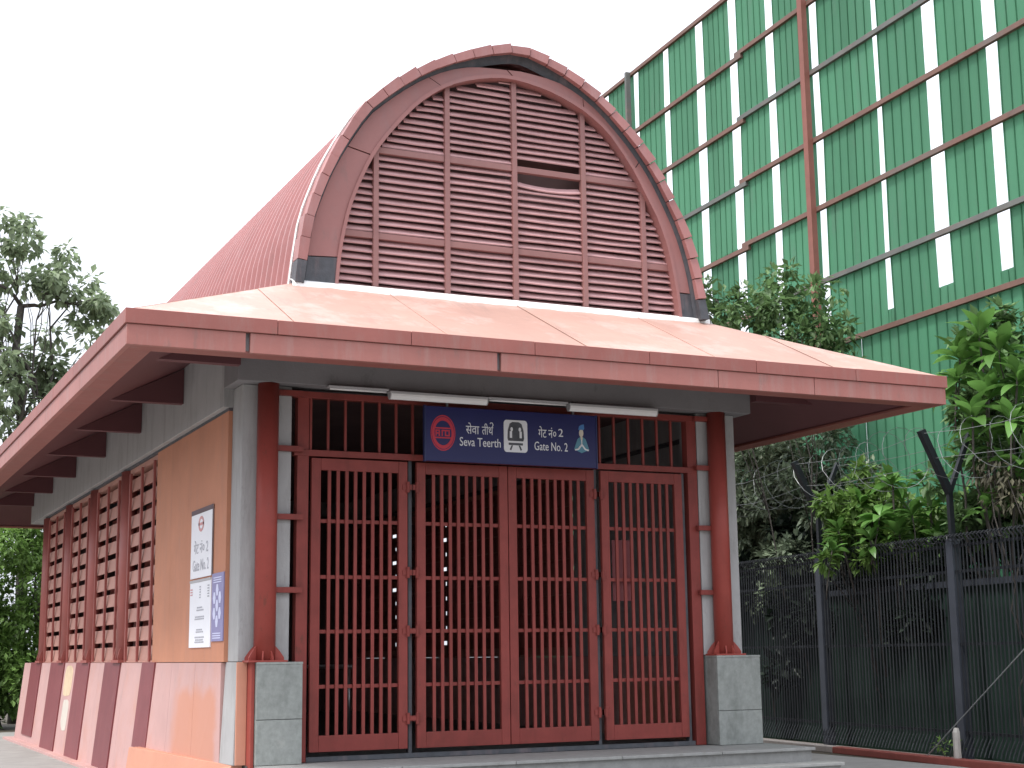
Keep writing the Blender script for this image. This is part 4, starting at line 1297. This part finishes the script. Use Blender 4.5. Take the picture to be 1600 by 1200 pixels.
# ------------------------------------------------------------------ vegetation
def leaf_cards(mb, c, size, d, width=0.5, up=None):
    """one folded leaf at c pointing along d"""
    d = d.normalized()
    s = d.cross(up or Vector((random.uniform(-.4, .4), random.uniform(-.4, .4), 1)))
    if s.length < 1e-3: s = Vector((1, 0, 0))
    s.normalize()
    nrm = s.cross(d)
    L = size; w_ = size * width * 0.5
    o = len(mb.v)
    mb.v += [tuple(c), tuple(c + d * L * 0.45 + s * w_ + nrm * w_ * 0.35), tuple(c + d * L), tuple(c + d * L * 0.45 - s * w_ + nrm * w_ * 0.35)]
    mb.f += [(o, o + 1, o + 2), (o, o + 2, o + 3)]

def rnd_dir():
    while True:
        v = Vector((random.uniform(-1, 1), random.uniform(-1, 1), random.uniform(-1, 1)))
        if 0.05 < v.length < 1: return v.normalized()

def clump(mb, c, rad, n, size, width=0.5, droop=0.4, flat=1.0):
    for _ in range(n):
        v = rnd_dir() * rad * random.uniform(0.25, 1.0) ** 0.6
        v.z *= flat
        d = (v.normalized() * 0.8 + rnd_dir() * 0.8 + Vector((0, 0, -droop)))
        leaf_cards(mb, c + v, size * random.uniform(0.65, 1.25), d, width)

def limb(mb, a, b, r0, r1, wob=0.12, n=6):
    a, b = Vector(a), Vector(b)
    L = (b - a).length
    pts = []; rs = []
    for i in range(n + 1):
        t = i / n
        p = a.lerp(b, t)
        if 0 < i < n: p += rnd_dir() * wob * L * 0.25
        pts.append(p); rs.append(r0 + (r1 - r0) * t)
    mb.tube(pts, rs, 6)
    return pts

def tree(name, label, base, trunk_top, crown, leafm, size, n_leaf, width, droop, cat='tree', group=None, nl=9, r0=0.22):
    """crown: list of (centre, radius)"""
    t = thing(name, label, cat, base, 0, group)
    tk = MB()
    pts = limb(tk, base, trunk_top, r0, r0 * 0.55, 0.05, 8)
    cr = MB()
    for (c, rad, dens) in crown:
        c = Vector(c)
        st = pts[random.randint(4, 8)] if len(pts) > 8 else pts[-1]
        lp = limb(tk, st, c, r0 * 0.35, r0 * 0.08, 0.25, 6)
        for k in range(nl):
            e = c + Vector((random.gauss(0, 1), random.gauss(0, 1), random.gauss(0, 0.8))) * rad * 0.48
            limb(tk, lp[random.randint(3, 6)], e, r0 * 0.10, r0 * 0.03, 0.25, 3)
            clump(cr, e, rad * random.uniform(0.25, 0.48), int(n_leaf * dens), size, width, droop)
    part('trunk', tk, M['bark'], t, smooth=True)
    part('crown', cr, leafm, t)
    return t

def ray_pt(u, v, dist):
    """helper used once while laying out the planting: a spot that many metres into the place"""
    d = right * ((u - 800) / 2324.6) + down * ((v - 600) / 2324.6) + fwd
    d.normalize()
    h = math.hypot(d.x, d.y)
    return CAM + d * (dist / h)

# tall tree, sky glare put into its leaf colour, behind the building's far left corner
crown = []
for (x_, y_, z_, r_, dn) in ((-0.6, 24.2, 11.9, 0.85, 0.8), (0.7, 24.8, 11.6, 0.8, 0.8), (1.4, 24.4, 10.4, 0.8, 0.8), (0.3, 24.0, 10.5, 0.9, 0.8), (-1.2, 24.6, 10.7, 0.8, 0.8),
                           (-1.7, 24.2, 11.4, 0.8, 0.6), (-0.9, 24.2, 8.9, 1.0, 0.9), (0.7, 24.8, 8.7, 1.1, 1.3), (1.7, 24.5, 8.2, 0.8, 1.0),
                           (-1.9, 23.6, 7.6, 1.1, 0.9), (-0.5, 24.4, 7.3, 1.2, 1.3), (0.9, 24.6, 6.8, 1.2, 1.2), (-1.1, 24, 5.6, 1.4, 1.2), (0.8, 24.5, 5.3, 1.2, 1.2),
                           (2.4, 25.2, 6.6, 1.3, 1.2)):
    crown.append(((x_, y_, z_), r_, dn))
tree('leafy_tree', 'tall airy tree rising behind the far left end of the roof', (0.1, 24.8, GROUND), (-0.25, 24.4, 10.2), crown, M['leaf_tree'], 0.26, 56, 0.6, 0.7, nl=9, r0=0.17)

def shrub(name, label, base, blobs, leafm, size, n_leaf, width, droop, group=None, nl=6, cat='shrub', every=1):
    t = thing(name, label, cat, base, 0, group)
    tk = MB(); cr = MB()
    b0 = Vector(base)
    for bi, (c, rad, dens) in enumerate(blobs):
        c = Vector(c)
        st = Vector((max(c.x * 0.8 + b0.x * 0.2, 10.95) if b0.x > 9 else c.x, c.y * 0.85 + b0.y * 0.15, b0.z)) + Vector((random.uniform(-.2, .2), random.uniform(-.2, .2), 0))
        lp = limb(tk, st, c, 0.018, 0.008, 0.10, 6) if bi % every == 0 else None
        for k in range(nl):
            e = c + Vector((random.gauss(0, 1), random.gauss(0, 1), random.gauss(0, 0.9))) * rad * 0.5
            if lp: limb(tk, lp[random.randint(3, 6)], e, 0.010, 0.004, 0.25, 3)
            clump(cr, e, rad * random.uniform(0.25, 0.5), int(n_leaf * dens), size, width, droop)
    part('stem', tk, M['bark'], t, smooth=True)
    part('foliage', cr, leafm, t)
    return t

# hedge bush at the far left, under the eave
bl = []
for k in range(60):
    bl.append(((random.uniform(-4.5, 0.9), random.uniform(21.2, 23.4), random.uniform(0.2, 3.9)), random.uniform(0.8, 1.15), 1))
for xx in (-4, -3.1, -2.2, -1.4, -0.6, 0.2):
    bl.append(((xx, 22.0, 4.2), 0.7, 1))
shrub('hedge_bush', 'dense bright green bush at the far left behind the plinth', (-1.4, 22.2, GROUND), bl, M['leaf_hedge'], 0.17, 110, 0.55, 0.35, nl=6, every=5)

# small-leaved climber over the fence next to the right column
bl = []
for k in range(46):
    s = random.uniform(2.0, 9.5)
    hi = 4.9 if s > 3.6 else 3.4
    bl.append(((11.05 + 0.10 * s * 0.5 + random.uniform(-.35, .35), 1.8 + s, random.uniform(2.3, hi)), random.uniform(0.55, 0.85), 1))
shrub('tangled_shrub', 'dusty grey green tangled shrub behind the fence next to the right column', (11.3, 6.6, GROUND), bl, M['leaf_vine'], 0.16, 130, 0.5, 0.3, nl=7, every=10)
# tall shrub seen over the right roof slope
bl = []
for (u, v, r_) in ((1122, 470, .5), (1130, 495, .55), (1160, 508, .55), (1195, 480, .5), (1212, 462, .45), (1205, 500, .6), (1240, 480, .6), (1262, 465, .4), (1270, 505, .5), (1245, 520, .6), (1295, 535, .4),
                  (1170, 540, .7), (1220, 545, .7), (1120, 530, .7), (1270, 540, .5), (1200, 580, .8), (1140, 580, .8), (1260, 590, .6)):
    bl.append((tuple(ray_pt(u, v, 25.5 + random.uniform(-.4, .6))), r_, 1))
shrub('tall_shrub', 'tall leafy shrub showing above the right roof slope against the green screen', (11.2, 7.2, GROUND), bl, M['leaf_tall'], 0.17, 34, 0.5, 0.3, nl=6, every=9)
# planting with deep shade put into its leaf colour, behind the pickets
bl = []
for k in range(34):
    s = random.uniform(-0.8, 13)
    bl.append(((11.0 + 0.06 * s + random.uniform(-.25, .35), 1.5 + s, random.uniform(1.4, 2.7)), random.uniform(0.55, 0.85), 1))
shrub('undergrowth_shrub', 'dark shaded undergrowth crowding above the low sheet barrier', (11.2, 7.5, GROUND), bl, M['leaf_in_shade'], 0.24, 150, 0.6, 0.3, nl=7, every=8)

bl = []
for (u, v, r_) in ((1345, 800, .5), (1370, 845, .5), (1410, 850, .5), (1440, 840, .5), (1470, 815, .45), (1325, 850, .5), (1300, 865, .45), (1350, 775, .4), (1455, 850, .4)):
    bl.append((tuple(ray_pt(u, v - 8, 24.3 + random.uniform(-.2, .4))), r_, 1))
shrub('leafy_bush', 'sunlit yellow green bush peeping over the pickets between the forked posts', (11.0, 4.5, GROUND), bl, M['leaf_hedge'], 0.17, 60, 0.55, 0.2, nl=6, every=3)
bl = []
for (u, v, r_) in ((1510, 640, .5), (1550, 620, .6), (1590, 640, .6), (1530, 690, .55), (1575, 690, .6), (1610, 700, .6), (1520, 760, .5), (1560, 790, .5), (1600, 790, .6), (1530, 820, .5), (1580, 830, .5), (1640, 760, .7), (1640, 650, .7), (1560, 560, .5), (1600, 570, .6), (1540, 530, .4), (1640, 830, .6)):
    bl.append((tuple(ray_pt(u, v, 22.8 + random.uniform(-.3, .5))), r_, 1))
shrub('leafy_bush', 'thick green bush behind the big leaves at the right edge', (11.1, 0.8, GROUND), bl, M['leaf_tall'], 0.20, 60, 0.55, 0.3, nl=6, every=3)

# big-leaved plants with whorls, each leaf its own object
def big_leaf_mesh(curl, wid):
    mb = MB()
    n = 6
    prof = [0.10, 0.45, 0.80, 1.0, 0.92, 0.6, 0.04]
    vs_ = []
    for i in range(n + 1):
        t = i / n
        x = t; z = -curl * t * t + 0.12 * math.sin(t * 2.2)
        w_ = wid * prof[i]
        vs_ += [(x, -w_, z + 0.28 * w_), (x, 0, z), (x, w_, z + 0.28 * w_)]
    fs_ = []
    for i in range(n):
        a = i * 3
        fs_ += [(a, a + 3, a + 4, a + 1), (a + 1, a + 4, a + 5, a + 2)]
    mb.add(vs_, fs_)
    return mb.mesh('leaf', M['leaf_big'], True)
LEAVES = [big_leaf_mesh(0.12, 0.19), big_leaf_mesh(0.32, 0.22), big_leaf_mesh(0.5, 0.18)]
def whorl_plant(name, label, base, whorls, per, dry=True):
    t = thing(name, label, 'plant', base, 0, 'big leaved plants behind the fence')
    tk = MB()
    b0 = Vector(base)
    count = 0
    for wi, (c, ln) in enumerate(whorls):
        c = Vector(c)
        st = b0 + Vector((random.uniform(-.15, .15), random.uniform(-.15, .15), 0))
        if wi % 3 == 0: limb(tk, st, c, 0.026, 0.016, 0.08, 7)
        else: limb(tk, c + Vector((random.uniform(-.2, .2), random.uniform(-.2, .2), -0.75)), c, 0.012, 0.010, 0.1, 3)
        for k in range(per):
            if count >= 290: break
            count += 1
            az = k * 2.399 + random.uniform(-.3, .3)
            el = random.uniform(-0.35, 1.15)
            me = random.choice(LEAVES)
            o = link('leaf', me, t)
            s = ln * random.uniform(0.7, 1.15)
            o.location = c + Vector((0, 0, -0.12 * (1 - el) * random.random()))
            o.rotation_euler = (random.uniform(-.4, .4), -el, az)
            o.scale = (s, s, s)
    part('stem', tk, M['bark'], t, smooth=True)
    return t
W = []
for (u, v, L, dd) in ((1530, 525, .52, 16.6), (1500, 560, .45, 16.9), (1560, 545, .5, 16.5), (1590, 590, .5, 16.2), (1495, 590, .45, 16.8), (1545, 620, .5, 16.4), (1520, 655, .5, 16.3), (1580, 660, .5, 16.0),
                      (1600, 720, .45, 16.2), (1550, 690, .45, 16.6), (1630, 640, .5, 16.0), (1640, 560, .5, 16.2), (1500, 720, .35, 17.2), (1620, 780, .4, 16.2), (1540, 790, .35, 16.6)):
    W.append((tuple(ray_pt(u, v, dd + 5.2)), L))
whorl_plant('big_leaf_plant', 'bright big leaved plant towering over the fence beside the eave corner', (10.95, 1.6, GROUND), W, 17)
W = []
for (u, v, L, dd) in ((1395, 765, .36, 0), (1375, 815, .36, 0), (1425, 815, .36, 0), (1405, 845, .35, 0), (1455, 800, .33, 0), (1465, 850, .33, 0), (1360, 855, .3, 0), (1345, 795, .28, .6), (1440, 760, .3, .6), (1310, 840, .3, .4), (1300, 870, .28, .2), (1500, 820, .33, 0)):
    W.append((tuple(ray_pt(u, v - 10, 23.4 + dd)), L))
whorl_plant('big_leaf_plant', 'lower big leaved plant just behind the picket tops between the forked posts', (11.0, 4.0, GROUND), W, 15)
# dry trailing growth under the big leaves
dg_ = thing('dry_creeper', 'dry brown creeper hanging on the wires at the right edge', 'creeper', (10.5, 0.6, GROUND))
cr = MB(); tk = MB()
for (u, v) in ((1545, 735), (1575, 750), (1600, 740), (1560, 770), (1590, 780), (1620, 760)):
    c = ray_pt(u, v, 21.4 + random.uniform(-.3, .5))
    limb(tk, (10.5, 0.6, GROUND), c, 0.018, 0.008, 0.2, 7)
    clump(cr, c, 0.33, 70, 0.16, 0.3, 0.9, 0.6)
part('stem', tk, M['bark'], dg_, smooth=True)
part('foliage', cr, M['leaf_dry'], dg_)
# seedling by the stake
sd = thing('seedling', 'small green seedling on the ground by the pale stake', 'plant', (9.62, 1.35, GROUND))
cr = MB(); tk = MB()
for k in range(5):
    e = Vector((9.62 + random.uniform(-.15, .15), 1.35 + random.uniform(-.2, .2), GROUND + random.uniform(0.12, 0.3)))
    limb(tk, (9.62, 1.35, GROUND), e, 0.008, 0.004, 0.15, 3)
    clump(cr, e, 0.08, 9, 0.09, 0.5, 0.1)
part('stem', tk, M['bark'], sd)
part('foliage', cr, M['leaf_hedge'], sd)
